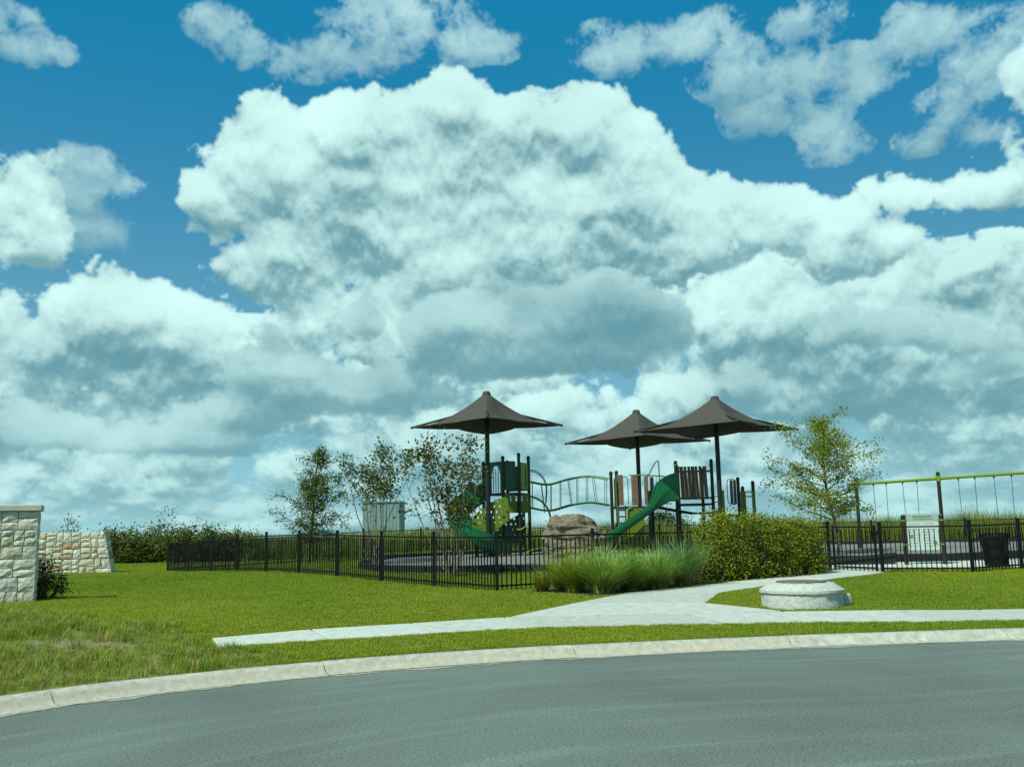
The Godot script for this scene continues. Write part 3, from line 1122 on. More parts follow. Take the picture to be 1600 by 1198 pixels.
func make_play_structure():
	S = thing("play_structure", "green and lime playground climbing structure with brown posts, bridge and two slides", "play structure", Vector3(3.5, 0.75, -36.0))
	# --- left tower
	var a := Vector2(-1.15, -36.35)
	var b := Vector2(-0.40, -35.45)
	var c := Vector2(0.19, -35.55)
	var d := Vector2(0.56, -36.35)
	var e := Vector2(-0.25, -37.0)
	post(a.x, a.y, 4.32)
	post(b.x, b.y, 4.45)
	post(c.x, c.y, 4.56)
	post(d.x, d.y, 4.50)
	post(e.x, e.y, 4.40)
	deck([a, b, c, d, e], 3.1)
	# hood of the spiral slide: a green sheet with an arched way out and bars beside it
	var ha := Vector3(a.x + 0.04, 3.1, a.y + 0.02)
	var hb := Vector3(b.x - 0.04, 3.1, b.y - 0.02)
	pierced(ha, hb, 1.18, func(u, v): return true, func(u, v): return (absf(u - 0.72) < 0.27 and v < 0.62) or Vector2((u - 0.72) / 0.27, (v - 0.62) / 0.40).length() < 1.0 or (u > 0.10 and u < 0.18 and v < 1.0) or (u > 0.26 and u < 0.34 and v < 1.0), M.panel_deep_green, "arch_panel")
	for k in 3:
		var p := ha.lerp(hb, 0.5 + 0.14 * k)
		rod([p + Vector3(0, 0.02, -0.5), p + Vector3(0, 0.95, -0.5)], 0.016, M.rail_green, "bar")
	slab_between(Vector3(b.x + 0.06, 3.2, b.y + 0.0), Vector3(c.x - 0.13, 3.2, c.y - 0.02), 1.06, 0.03, M.panel_green, "green_panel")
	var lime_panel = pierced(Vector3(c.x + 0.07, 3.22, c.y - 0.1), Vector3(d.x - 0.02, 3.22, d.y + 0.05), 1.0, func(u, v): return true, func(u, v): return absf(u - 0.42) < 0.06 and v > 0.12 and v < 0.88, M.lime, "slotted_panel")
	slab_between(Vector3(d.x, 3.2, d.y - 0.08), Vector3(e.x + 0.05, 3.2, e.y), 0.95, 0.03, M.lime_dark, "back_panel")
	# skirt under the deck, and the pierced climbing sheets below it
	var squares := func(u, v): return fposmod(u * 5.2 + floor(v * 5.2) * 0.37, 1.0) < 0.30 and fposmod(v * 5.2, 1.0) < 0.34
	pierced(Vector3(b.x + 0.03, 2.36, b.y + 0.03), Vector3(d.x + 0.0, 2.36, d.y + 0.55), 0.72, func(u, v): return true, func(u, v): return v > 0.40 and v < 0.62 and fposmod(u * 4.4, 1.0) < 0.22 and fposmod(v * 9.0, 1.0) < 0.55, M.lime_dark, "skirt_panel")
	pierced(Vector3(-1.55, 1.6, -35.15), Vector3(-0.2, 1.6, -35.15), 1.42, func(u, v): return Vector2((u - 1.35) / 1.36, (v + 0.10) / 1.42).length() < 1.0 and Vector2((u - 1.75) / 1.05, (v + 0.55) / 1.10).length() > 1.0 or Vector2((u - 0.38) / 0.40, (v - 0.42) / 0.40).length() < 1.0, squares, M.lime_dark, "leaf_climber")
	pierced(Vector3(-0.62, 1.15, -35.35), Vector3(0.42, 1.15, -35.75), 1.3, func(u, v): return v < 0.75 + u * 0.5 and u + v > 0.2, squares, M.panel_deep_green, "holed_panel")
	# spiral slide, half a turn down to the left
	var helix := []
	var walls := []
	for i in 37:
		var s := i / 36.0
		var t := deg_to_rad(lerpf(48.0, 335.0, s))
		var r := lerpf(0.62, 0.72, s)
		helix.append(Vector3(-1.42 + r * cos(t), lerpf(3.05, 0.88, pow(s, 0.9)), -35.55 - r * sin(t)))
		walls.append(lerpf(0.75, 0.48, smoothstep(0.0, 0.6, s)))
	var spiral = trough(helix, 0.34, walls, M.slide_green, "spiral_slide")
	rod([Vector3(-1.42, 0.7, -35.55), Vector3(-1.42, 2.3, -35.55)], 0.05, M.post_brown, "slide_support")
	# handrail arches and the lime arch climber on the right
	for z in [-36.0, -36.75]:
		rod(arc([Vector3(0.6, 3.95, z), Vector3(0.85, 3.9, z), Vector3(1.1, 3.66, z), Vector3(1.22, 3.3, z), Vector3(1.18, 2.7, z)]), 0.017, M.rail_green, "handrail")
	for z in [-35.75, -36.25]:
		rod(arc([Vector3(0.58, 2.98, z), Vector3(0.88, 2.86, z + 0.05), Vector3(1.12, 2.66, z + 0.1), Vector3(1.30, 2.3, z + 0.15), Vector3(1.36, 1.6, z + 0.18), Vector3(1.38, 0.7, z + 0.2)]), 0.028, M.lime, "climber_rail")
	for k in 6:
		var y := 2.7 - k * 0.33
		var x := 1.05 + 0.06 * mini(k, 5)
		rod([Vector3(x, y, -35.68), Vector3(x, y, -36.15)], 0.02, M.lime, "rung")
	rod(arc([Vector3(0.55, 2.3, -35.6), Vector3(0.48, 1.95, -35.45), Vector3(0.2, 1.75, -35.4), Vector3(0.05, 1.78, -35.5)]), 0.022, M.lime, "loop_hold")
	rod(arc([Vector3(0.22, 0.72, -35.3), Vector3(0.45, 0.95, -35.25), Vector3(0.7, 1.02, -35.3), Vector3(1.05, 1.1, -35.4)]), 0.025, M.lime, "stepping_rail")
	# --- wavy bridge
	var wave := [Vector2(0.62, 3.52), Vector2(1.3, 3.41), Vector2(2.1, 3.60), Vector2(2.84, 3.68), Vector2(3.58, 3.56)]
	for z in [-35.95, -36.75]:
		var hi := []
		var lo := []
		for p in smoothed(wave, 0.1):
			hi.append(Vector3(p.x, p.y, z))
			lo.append(Vector3(p.x, p.y - 0.97, z))
		var rail = rod(hi, 0.024, M.rail_lime, "bridge_rail")
		rod(lo, 0.028, M.rail_lime, "bridge_rail")
		for k in 9:
			var f := (k + 0.5) / 9.0
			var at := int(f * (hi.size() - 1))
			var lean := 0.05 if k % 3 == 1 else -0.01
			rod([hi[at] + Vector3(-lean, 0, 0), lo[at] + Vector3(lean, 0, 0)], 0.013, M.rail_green, "baluster", rail)
	var line := smoothed(wave, 0.16)
	for i in line.size() - 1:
		var m := MB.new()
		m.bevel_box(Vector3(line[i].x + 0.08, line[i].y - 0.985, -36.35), Vector3(0.13, 0.03, 0.76), 0.006)
		world_part("bridge_plank", m, M.deck_black)
	# --- middle tower
	post(3.63, -36.0, 3.84, 0.7, M.post_dark)
	post(3.93, -36.9, 3.92, 0.7, M.post_dark)
	post(5.28, -37.0, 3.66, 0.7, M.post_dark)
	post(5.02, -35.9, 3.1, 0.7, M.post_dark)
	deck([Vector2(3.63, -36.0), Vector2(5.02, -35.9), Vector2(5.28, -37.0), Vector2(3.93, -36.95)], 2.52)
	slab_between(Vector3(3.86, 2.58, -36.2), Vector3(4.10, 2.58, -36.2), 1.13, 0.03, M.plank_brown, "brown_panel")
	slab_between(Vector3(3.74, 2.52, -36.1), Vector3(3.84, 2.52, -36.1), 1.05, 0.03, M.lime_dark, "lime_edge")
	slab_between(Vector3(4.38, 2.56, -36.0), Vector3(4.63, 2.56, -36.0), 1.12, 0.03, M.plank_brown, "brown_panel")
	slab_between(Vector3(4.66, 2.56, -36.05), Vector3(4.74, 2.56, -36.05), 1.10, 0.03, M.post_dark, "dark_panel")
	slab_between(Vector3(4.85, 2.56, -35.95), Vector3(5.0, 2.56, -35.95), 1.08, 0.03, M.plank_brown, "brown_panel")
	rod(arc([Vector3(4.06, 3.62, -36.1), Vector3(4.2, 3.62, -36.1), Vector3(4.26, 3.5, -36.1), Vector3(4.26, 2.6, -36.1)]), 0.016, M.rail_green, "handrail")
	rod([Vector3(4.3, 3.68, -36.0), Vector3(5.05, 3.68, -35.95)], 0.02, M.rail_lime, "top_rail")
	rod([Vector3(5.0, 3.68, -36.2), Vector3(5.9, 3.6, -36.2)], 0.022, M.rail_green, "top_rail")
	for k in 6:
		rod([Vector3(5.02 + 0.11 * k, 3.66, -36.2), Vector3(5.02 + 0.11 * k, 2.62, -36.2)], 0.012, M.rail_green, "baluster")
	rod([Vector3(4.95, 2.62, -36.2), Vector3(5.9, 2.6, -36.2)], 0.022, M.rail_green, "bottom_rail")
	# ladder and its lime cheeks
	for x in [3.84, 4.12]:
		rod([Vector3(x, 0.7, -35.75), Vector3(x, 2.55, -35.95)], 0.026, M.lime_dark if x < 4.0 else M.post_brown, "ladder_rail")
	for k in 7:
		var m := MB.new()
		m.bevel_box(Vector3(3.98, 0.95 + k * 0.24, -35.78 - 0.03 * k), Vector3(0.26, 0.05, 0.12), 0.01)
		world_part("ladder_step", m, M.deck_black)
	slab_between(Vector3(4.20, 0.72, -35.85), Vector3(4.80, 0.72, -35.85), 1.72, 0.03, M.lime_dark, "lime_panel")
	rod(arc([Vector3(4.18, 0.72, -35.8), Vector3(4.18, 2.2, -35.8), Vector3(4.22, 2.42, -35.8), Vector3(4.36, 2.47, -35.8)]), 0.03, M.lime, "lime_bow")
	# straight slide with its flared hood
	var bed := arc([Vector3(6.0, 2.72, -35.4), Vector3(5.65, 2.70, -35.38), Vector3(5.3, 2.52, -35.34), Vector3(4.6, 2.07, -35.28), Vector3(4.0, 1.68, -35.22), Vector3(3.55, 1.39, -35.18), Vector3(3.15, 1.2, -35.15), Vector3(2.7, 1.12, -35.12)])
	var high := []
	for p in bed:
		high.append(lerpf(0.21, 0.98, smoothstep(4.95, 5.95, p.x)))
	trough(bed, 0.22, high, M.slide_green, "straight_slide")
	# --- right tower: slatted deck
	post(6.02, -35.75, 4.17, 0.7, M.post_dark)
	post(6.25, -36.7, 4.04, 0.7, M.post_brown)
	post(7.34, -35.7, 4.20, 0.7, M.post_dark)
	post(7.2, -36.9, 3.95, 0.7, M.post_brown)
	deck([Vector2(6.02, -35.75), Vector2(7.34, -35.7), Vector2(7.2, -36.9), Vector2(6.25, -36.75)], 2.58)
	deck([Vector2(6.55, -35.3), Vector2(7.5, -35.3), Vector2(7.5, -36.0), Vector2(6.55, -36.0)], 2.25)
	var slat_at := [6.24, 6.39, 6.53, 6.66, 6.79, 6.95, 7.10]
	for k in 7:
		var m := MB.new()
		m.bevel_box(Vector3(slat_at[k] - 0.02, 3.33, -35.62 - 0.03 * (k % 2)), Vector3(0.105 + 0.03 * (1.0 if k % 3 == 0 else 0.0), 1.22, 0.025), 0.008, Basis(Vector3(0, 0, 1), 0.03 + 0.012 * (k % 3)))
		world_part("slat", m, M.plank_brown if k in [0, 2, 5] else M.plank_grey)
	for k in 4:
		slab_between(Vector3(6.4 + 0.22 * k, 2.75, -36.75), Vector3(6.54 + 0.22 * k, 2.75, -36.75), 1.05, 0.025, M.plank_grey if k % 2 else M.plank_brown, "slat")
	for y in [2.74, 3.72]:
		slab_between(Vector3(6.05, y, -35.68), Vector3(7.3, y, -35.66), 0.07, 0.03, M.plank_brown if y < 3.0 else M.plank_grey, "slat_rail")
	for k in 4:
		var m := MB.new()
		m.lathe(Vector3([6.02, 6.02, 7.34, 7.34][k], [2.72, 3.98, 2.72, 3.95][k], -35.73), [Vector2(0.085, 0), Vector2(0.085, 0.05)], 10)
		world_part("clamp", m, M.lime)
	# the sloping way between the decks, and the tall bent grab pole
	for z in [-35.95, -36.6]:
		rod([Vector3(5.15, 2.52, z), Vector3(6.1, 2.32, z), Vector3(6.7, 2.22, z)], 0.04, M.deck_black, "walkway_beam")
	for k in 7:
		var m := MB.new()
		m.bevel_box(Vector3(5.2 + 0.2 * k, 2.53 - 0.042 * k, -36.28), Vector3(0.18, 0.03, 0.62), 0.006)
		world_part("walkway_plank", m, M.deck_black)
	rod(arc([Vector3(5.0, 3.52, -36.3), Vector3(5.1, 3.72, -36.3), Vector3(5.34, 4.14, -36.3), Vector3(5.44, 4.2, -36.3), Vector3(5.48, 4.1, -36.3), Vector3(5.48, 3.0, -36.3)]), 0.024, M.rail_green, "grab_pole")
	# --- low decks on the right with lime boards
	slab_between(Vector3(7.46, 1.0, -35.2), Vector3(7.66, 1.0, -35.2), 2.02, 0.05, M.lime, "lime_board")
	deck([Vector2(7.3, -35.6), Vector2(8.5, -35.6), Vector2(8.5, -36.6), Vector2(7.3, -36.6)], 2.14)
	slab_between(Vector3(7.3, 1.82, -35.58), Vector3(8.4, 1.82, -35.58), 0.09, 0.04, M.pale_metal, "step_edge")
	post(8.34, -35.9, 3.52, 0.7, M.post_dark)
	post(8.62, -36.4, 3.20, 0.7, M.post_brown)
	post(8.84, -35.7, 3.36, 0.7, M.post_brown)
	slab_between(Vector3(8.28, 0.9, -35.35), Vector3(8.47, 0.9, -35.35), 2.08, 0.05, M.lime_dark, "lime_board")
	slab_between(Vector3(8.74, 0.9, -35.5), Vector3(8.80, 0.9, -35.5), 2.06, 0.05, M.lime, "lime_board")
	for y in [2.78, 2.95]:
		rod([Vector3(8.5, y, -35.4), Vector3(8.82, y, -35.5)], 0.022, M.lime, "lime_rail")
	slab_between(Vector3(8.03, 2.52, -35.9), Vector3(8.14, 2.52, -35.9), 0.9, 0.025, M.plank_brown, "slat")
	slab_between(Vector3(8.16, 2.52, -35.92), Vector3(8.27, 2.52, -35.92), 0.9, 0.025, M.plank_grey, "slat")
	rod(arc([Vector3(8.2, 3.44, -35.88), Vector3(8.0, 3.44, -35.88), Vector3(7.93, 3.34, -35.88), Vector3(7.93, 2.68, -35.88), Vector3(8.0, 2.55, -35.88), Vector3(8.2, 2.5, -35.88)]), 0.016, M.rail_green, "handrail")
	for y in [2.35, 2.6, 2.8]:
		rod([Vector3(7.3, y, -35.3), Vector3(7.6, y, -35.25)], 0.018, M.lime_dark, "lime_rail")

func make_boulder():
	# moulded climbing rock: a lopsided block, split into beds and cracked
	var t := thing("climbing_boulder", "large brown moulded climbing boulder standing under the wavy bridge", "boulder", Vector3(2.15, 0.72, -34.0))
	var bed := noise_of(FastNoiseLite.TYPE_SIMPLEX_SMOOTH, 0.8, 4, 0.55, 71)
	var crack := noise_of(FastNoiseLite.TYPE_CELLULAR, 1.1, 2, 0.4, 72)
	crack.cellular_return_type = FastNoiseLite.RETURN_DISTANCE2_SUB
	var m := MB.new()
	var nu := 96
	var nv := 56
	var grid := []
	for j in nv + 1:
		var row := []
		var v := j / float(nv)
		for i in nu:
			var a := TAU * i / nu
			var ca := signf(cos(a)) * pow(absf(cos(a)), 0.38)
			var sa := signf(sin(a)) * pow(absf(sin(a)), 0.7)
			var lat := v * PI / 2
			var out := pow(cos(lat), 0.24)
			var yy := pow(sin(lat), 0.75)
			var x := ca * 1.17 * out
			var top := 1.52 - 0.66 * smoothstep(0.15, 1.2, x) - 0.05 * smoothstep(-0.4, -1.2, x)
			var y := yy * top
			# beds of rock step in and out
			var level := y + bed.get_noise_2d(x * 0.8, 3.0) * 0.25
			var step := floorf(level / 0.36)
			var f := level / 0.36 - step
			var inset := 0.055 * (1.0 - smoothstep(0.0, 0.22, f)) + 0.05 * sin(step * 2.3)
			var z := sa * 0.95 * out
			var p := Vector3(x, y, z)
			var o := Vector3(x, 0.25 * y, z).normalized()
			p += o * (bed.get_noise_3d(x, y * 1.4, z) * 0.24 - inset - 0.10 * (1.0 - smoothstep(-0.98, -0.72, crack.get_noise_3d(x, y * 1.3, z))))
			p.y = maxf(p.y, -0.1) + bed.get_noise_3d(x * 2.0, 9.0, z * 2.0) * 0.10 * v
			row.append(p)
		grid.append(row)
	for j in nv:
		for i in nu:
			var n := (i + 1) % nu
			m.quad(grid[j][n], grid[j][i], grid[j + 1][i], grid[j + 1][n])
	part("rock", m, M.rock, t)

# ---------------------------------------------------------------- swings
func make_swings():
	var a := Vector3(13.12, 3.22, -37.0)
	var b := Vector3(15.19, 3.25, -34.5)
	var d := (b - a)
	var c := b + d * 1.0
	var base := on_ground(a.x, a.z, 0.1)
	var t := thing("swing_set", "lime green swing beam carried on tall dark brown posts", "swing set", base)
	var m := MB.new()
	m.tube([a - base - d.normalized() * 0.25, c - base + d.normalized() * 0.25], 0.052, 12)
	part("beam", m, M.lime, t)
	for p in [a, b, c]:
		var foot := on_ground(p.x, p.z, 0.05)
		m = MB.new()
		m.tube([foot - base, p - base + Vector3(0, 0.20, 0)], 0.065, 10)
		var post_ := part("post", m, M.post_brown, t)
		m = MB.new()
		m.lathe(p - base + Vector3(0, 0.20, 0), [Vector2(0.072, -0.05), Vector2(0.072, 0.0), Vector2(0.04, 0.04), Vector2(0.0, 0.05)], 10)
		part("cap", m, M.post_dark, post_)
		m = MB.new()
		m.tube([p - base + Vector3(0, -0.1, 0), p - base + Vector3(0, 0.1, 0)], 0.085, 10)
		part("clamp", m, M.lime, t)
	m = MB.new()
	m.tube([a - base + Vector3(0, -0.48, 0), a - base + Vector3(-0.72, -0.50, 0.1)], 0.03, 8)
	part("brace", m, M.lime, t)
	var spots := [[a, b, 0.22, 0.38, "swing with belt seat hanging nearest the shady end post"], [a, b, 0.58, 0.75, "swing with belt seat hanging beside the middle swing post, left bay"],
		[b, c, 0.22, 0.40, "swing with belt seat hanging just right of the middle swing post"], [b, c, 0.60, 0.78, "swing with belt seat hanging farthest along the lime beam"]]
	for s in spots:
		var p: Vector3 = s[0].lerp(s[1], s[2])
		var q: Vector3 = s[0].lerp(s[1], s[3])
		var mid := (p + q) * 0.5
		var sw := thing("swing", s[4], "swing", mid, 0.0, "swings hanging from the lime beam")
		var low := 1.22 - mid.y
		for e in [p, q]:
			var chain := MB.new()
			var x: Vector3 = e - mid
			chain.tube([x + Vector3(0, -0.05, 0), x * 0.9 + Vector3(0, low, 0)], 0.011, 5)
			var ch := part("chain", chain, M.steel, sw)
			var hook := MB.new()
			hook.lathe(x + Vector3(0, -0.10, 0), [Vector2(0.0, -0.03), Vector2(0.03, 0.0), Vector2(0.03, 0.05)], 8)
			part("hanger", hook, M.post_dark, ch)
		var seat := MB.new()
		var x0: Vector3 = (p - mid) * 0.9
		var dirv := x0.normalized()
		var wide := dirv.cross(Vector3.UP) * 0.07
		for k in 8:
			var u := k / 8.0 * 2.0 - 1.0
			var w := (k + 1) / 8.0 * 2.0 - 1.0
			var pa := x0 * -u + Vector3(0, low - 0.16 * (1.0 - u * u), 0)
			var pb := x0 * -w + Vector3(0, low - 0.16 * (1.0 - w * w), 0)
			seat.quad(pa + wide, pb + wide, pb - wide, pa - wide)
			var dn := Vector3(0, -0.012, 0)
			seat.quad(pa - wide + dn, pb - wide + dn, pb + wide + dn, pa + wide + dn)
			seat.quad(pa + wide + dn, pb + wide + dn, pb + wide, pa + wide)
			seat.quad(pb - wide + dn, pa - wide + dn, pa - wide, pb - wide)
		part("seat", seat, M.rubber, sw)

# ---------------------------------------------------------------- sign, bin, manhole
func make_sign_and_bin():
	var base := on_ground(11.55, -27.5)
	var t := thing("rules_sign", "pale playground rules board between two brown posts with lime clamps", "sign", base, deg_to_rad(-3))
	var h := 1.36
	for x in [-0.53, 0.53]:
		var m := MB.new()
		m.tube([Vector3(x, -0.1, 0), Vector3(x, h, 0)], 0.06, 10)
		var p := part("post", m, M.post_brown, t)
		m = MB.new()
		m.lathe(Vector3(x, h, 0), [Vector2(0.068, -0.05), Vector2(0.068, 0.0), Vector2(0.045, 0.04), Vector2(0.0, 0.05)], 10)
		part("cap", m, M.post_dark, p)
		for y in [0.56, h - 0.13]:
			m = MB.new()
			m.lathe(Vector3(x, y, 0), [Vector2(0.07, -0.02), Vector2(0.07, 0.02)], 10)
			m.bevel_box(Vector3(x - signf(x) * 0.09, y, 0), Vector3(0.1, 0.03, 0.03), 0.005)
			part("clamp", m, M.lime, p)
	var m2 := MB.new()
	m2.bevel_box(Vector3(0, 0.82, 0), Vector3(0.88, 0.84, 0.02), 0.006)
	var board := part("board", m2, M.sign_white, t)
	m2 = MB.new()
	m2.bevel_box(Vector3(0, 1.31, 0.003), Vector3(0.88, 0.21, 0.022), 0.006)
	var head := part("header", m2, M.sign_header, t)
	m2 = MB.new()                            # the heading and the rules are too small to read: rows of short strokes
	var r := RandomNumberGenerator.new()
	r.seed = 81
	for k in 10:
		m2.box(Vector3(-0.24 + 0.052 * k, 1.335, 0.016), Vector3(0.03, 0.055 if k else 0.075, 0.003))
	m2.box(Vector3(0.02, 1.265, 0.016), Vector3(0.52, 0.014, 0.003))
	part("heading_strokes", m2, M.lime_dark, head)
	m2 = MB.new()
	for col in [-0.22, 0.20]:
		for k in 9:
			var x: float = col - 0.17
			while x < col + r.randf_range(0.0, 0.16):
				var w := r.randf_range(0.02, 0.07)
				m2.box(Vector3(x + w / 2, 1.14 - k * 0.078, 0.0115), Vector3(w, 0.018, 0.003))
				x += w + r.randf_range(0.012, 0.03)
	m2.box(Vector3(-0.34, 0.78, 0.0115), Vector3(0.1, 0.1, 0.003))
	m2.box(Vector3(0.31, 0.60, 0.0115), Vector3(0.1, 0.1, 0.003))
	part("rule_strokes", m2, M.sign_ink, board)
	# slatted litter bin
	base = on_ground(12.95, -26.3, 0.03)
	t = thing("litter_bin", "black slatted metal litter bin on the concrete behind the fence", "litter bin", base)
	for k in 26:
		var a := TAU * k / 26.0
		var o := Vector3(cos(a), 0, sin(a))
		m2 = MB.new()
		m2.tube([o * 0.27 + Vector3(0, 0.06, 0), o * 0.29 + Vector3(0, 0.16, 0), o * 0.32 + Vector3(0, 0.72, 0), o * 0.36 + Vector3(0, 0.86, 0)], 0.018, 5)
		part("slat", m2, M.fence_black, t)
	m2 = MB.new()
	m2.lathe(Vector3.ZERO, [Vector2(0.0, 0.03), Vector2(0.30, 0.03), Vector2(0.30, 0.08), Vector2(0.0, 0.08)], 26)
	part("base_ring", m2, M.fence_black, t)
	for y in [0.3, 0.6, 0.86]:
		m2 = MB.new()
		var rr: float = 0.28 + 0.1 * (y - 0.1)
		m2.lathe(Vector3(0, y, 0), [Vector2(rr, -0.02), Vector2(rr + 0.02, -0.02), Vector2(rr + 0.02, 0.02), Vector2(rr, 0.02)], 26)
		part("hoop", m2, M.fence_black, t)
	m2 = MB.new()
	m2.lathe(Vector3.ZERO, [Vector2(0.24, 0.09), Vector2(0.26, 0.8), Vector2(0.24, 0.8), Vector2(0.22, 0.1)], 20)
	part("liner", m2, M.rubber, t)

func make_manhole():
	var base := on_ground(4.96, -17.05, -0.05)
	var t := thing("manhole_riser", "weathered pale concrete manhole riser with a rusty lid in the grass beside the sidewalk", "manhole", base, deg_to_rad(8))
	var r := RandomNumberGenerator.new()
	r.seed = 91
	# a cast ring with a flared shoulder; its rim is chipped
	var m := MB.new()
	var prof := [Vector2(0.69, 0.0), Vector2(0.685, 0.15), Vector2(0.68, 0.30), Vector2(0.715, 0.305), Vector2(0.715, 0.35), Vector2(0.56, 0.45), Vector2(0.46, 0.465)]
	var sides := 40
	var wob := noise_of(FastNoiseLite.TYPE_SIMPLEX_SMOOTH, 2.2, 4, 0.6, 92)
	var ring := []
	for q in prof:
		var row := []
		for k in sides:
			var a := TAU * k / sides
			var o := Vector3(cos(a), 0, -sin(a))
			var rad: float = q.x * (1.0 + 0.022 * wob.get_noise_3d(o.x, q.y * 2.0, o.z) + (0.012 if q.y < 0.33 else 0.0) * signf(wob.get_noise_2d(o.x * 0.6, o.z * 0.6)))
			row.append(o * rad + Vector3(0, q.y + 0.012 * wob.get_noise_3d(o.x * 2.0, 5.0, o.z * 2.0), 0))
		ring.append(row)
	for j in prof.size() - 1:
		for k in sides:
			var n := (k + 1) % sides
			if j in [2, 5]:
				m.quad(ring[j][k], ring[j][n], ring[j + 1][n], ring[j + 1][k])
				continue
			var up: Vector2 = prof[j + 1] - prof[j]
			var tilt := Vector2(up.y, -up.x).normalized()
			var a := TAU * k / sides
			var b := TAU * (k + 1) / sides
			var na := Vector3(cos(a) * tilt.x, tilt.y, -sin(a) * tilt.x)
			var nb := Vector3(cos(b) * tilt.x, tilt.y, -sin(b) * tilt.x)
			m.smooth_quad(ring[j][k], ring[j][n], ring[j + 1][n], ring[j + 1][k], na, nb, nb, na)
	for k in sides:
		m.tri(ring[-1][k], ring[-1][(k + 1) % sides], Vector3(0, 0.468, 0))
	part("riser", m, M.old_concrete, t)
	m = MB.new()
	m.bevel_box(Vector3(0.68, 0.13, 0.16), Vector3(0.16, 0.27, 0.22), 0.02, Basis(Vector3.UP, 0.3))
	part("block", m, M.old_concrete, t)
	m = MB.new()
	m.lathe(Vector3(0, 0.465, 0), [Vector2(0.42, 0.0), Vector2(0.42, 0.022), Vector2(0.39, 0.026), Vector2(0.385, 0.02), Vector2(0.36, 0.02), Vector2(0.355, 0.026), Vector2(0.0, 0.028)], 32)
	part("lid", m, M.rust, t)

# ---------------------------------------------------------------- plants
func leaf(m: MB, p: Vector3, size: float, r: RandomNumberGenerator, slim := 0.5):
	# a folded diamond, turned at random
	var d := Vector3(r.randfn(), r.randfn() * 0.7 - 0.15, r.randfn()).normalized()
	var s := d.cross(Vector3(r.randfn(), r.randfn(), r.randfn())).normalized()
	var n := d.cross(s)
	var a := p
	var b := p + d * size
	var c := p + d * size * 0.5 + s * size * slim * 0.5 + n * size * 0.08
	var e := p + d * size * 0.5 - s * size * slim * 0.5 + n * size * 0.08
	m.tri(a, c, b)
	m.tri(a, b, e)

func shade(r: RandomNumberGenerator, a: Color, b: Color) -> Color:
	var t := r.randf()
	var k := r.randf_range(0.8, 1.15)
	var c := a.lerp(b, t)
	return Color(c.r * k, c.g * k, c.b * k)

func limb(wood: MB, p: Vector3, d: Vector3, length: float, radius: float, droop: float, r: RandomNumberGenerator, parts := 5) -> Array:
	# a crooked tapering branch; returns its points
	var pts := [p]
	var radii := [radius]
	for i in parts:
		d = (d + Vector3(r.randfn(), r.randfn() * 0.6, r.randfn()) * 0.13 + Vector3(0, droop, 0) / parts).normalized()
		p += d * length / parts
		pts.append(p)
		radii.append(radius * lerpf(1.0, 0.28, float(i + 1) / parts))
	wood.tube(pts, radii, 6 if radius > 0.02 else 4, true)
	return pts

func broad_tree(called: String, label: String, at: Vector3, tall: float, clear: float, spread: float, many: int, leaves: int, size: float, c1: Color, c2: Color, seed_: int, fullness := 0.16, turn := 0.0):
	# a young tree with one leader: limbs leave it all the way up and carry leafy twigs
	var r := RandomNumberGenerator.new()
	r.seed = seed_
	var t := thing(called, label, "tree", at, turn)
	var wood := MB.new()
	var crown := MB.new()
	crown.colored = true
	var lead := limb(wood, Vector3.ZERO, Vector3(0.02, 1, 0), tall * 0.96, 0.06, 0.0, r, 9)
	var tips := []
	for k in many:
		var f := pow((k + 0.5) / many, 0.85)
		var y := lerpf(clear, 0.96, pow(f, 1.3))
		var i := int(y * 9.0)
		var p: Vector3 = lead[i].lerp(lead[mini(i + 1, 9)], y * 9.0 - i)
		var a := k * 2.4 + r.randf_range(-0.5, 0.5)
		var yy := (y - clear) / (1.0 - clear)
		var reach := spread * (lerpf(0.7, 1.0, smoothstep(0.0, 0.3, yy)) * pow(maxf(0.0, 1.0 - yy), 0.7) + 0.14) * r.randf_range(0.5, 1.2)
		var d := Vector3(cos(a), r.randf_range(0.15, 0.75), sin(a)).normalized()
		var pts := limb(wood, p, d, reach, 0.022 * (1.2 - f), r.randf_range(-0.2, 0.25), r)
		for j in range(1, pts.size()):
			tips.append(pts[j])
			for q in 2:
				var sub := limb(wood, pts[j], (pts[j] - pts[j - 1]).normalized() + Vector3(r.randfn(), r.randfn() * 0.5, r.randfn()) * 0.7, reach * r.randf_range(0.15, 0.4), 0.007, 0.0, r, 3)
				tips.append(sub[3])
				if f < 0.7:
					tips.append(sub[2])
	var each := int(ceil(float(leaves) / tips.size()))
	for p in tips:
		var thick := r.randf_range(0.2, 1.8)
		for q in int(each * thick):
			crown.col = shade(r, c1, c2)
			leaf(crown, p + Vector3(r.randfn(), r.randfn() * 0.8, r.randfn()) * fullness, size * r.randf_range(0.7, 1.3), r)
	part("trunk", wood, M.bark, t)
	part("crown", crown, M.leaf, t)

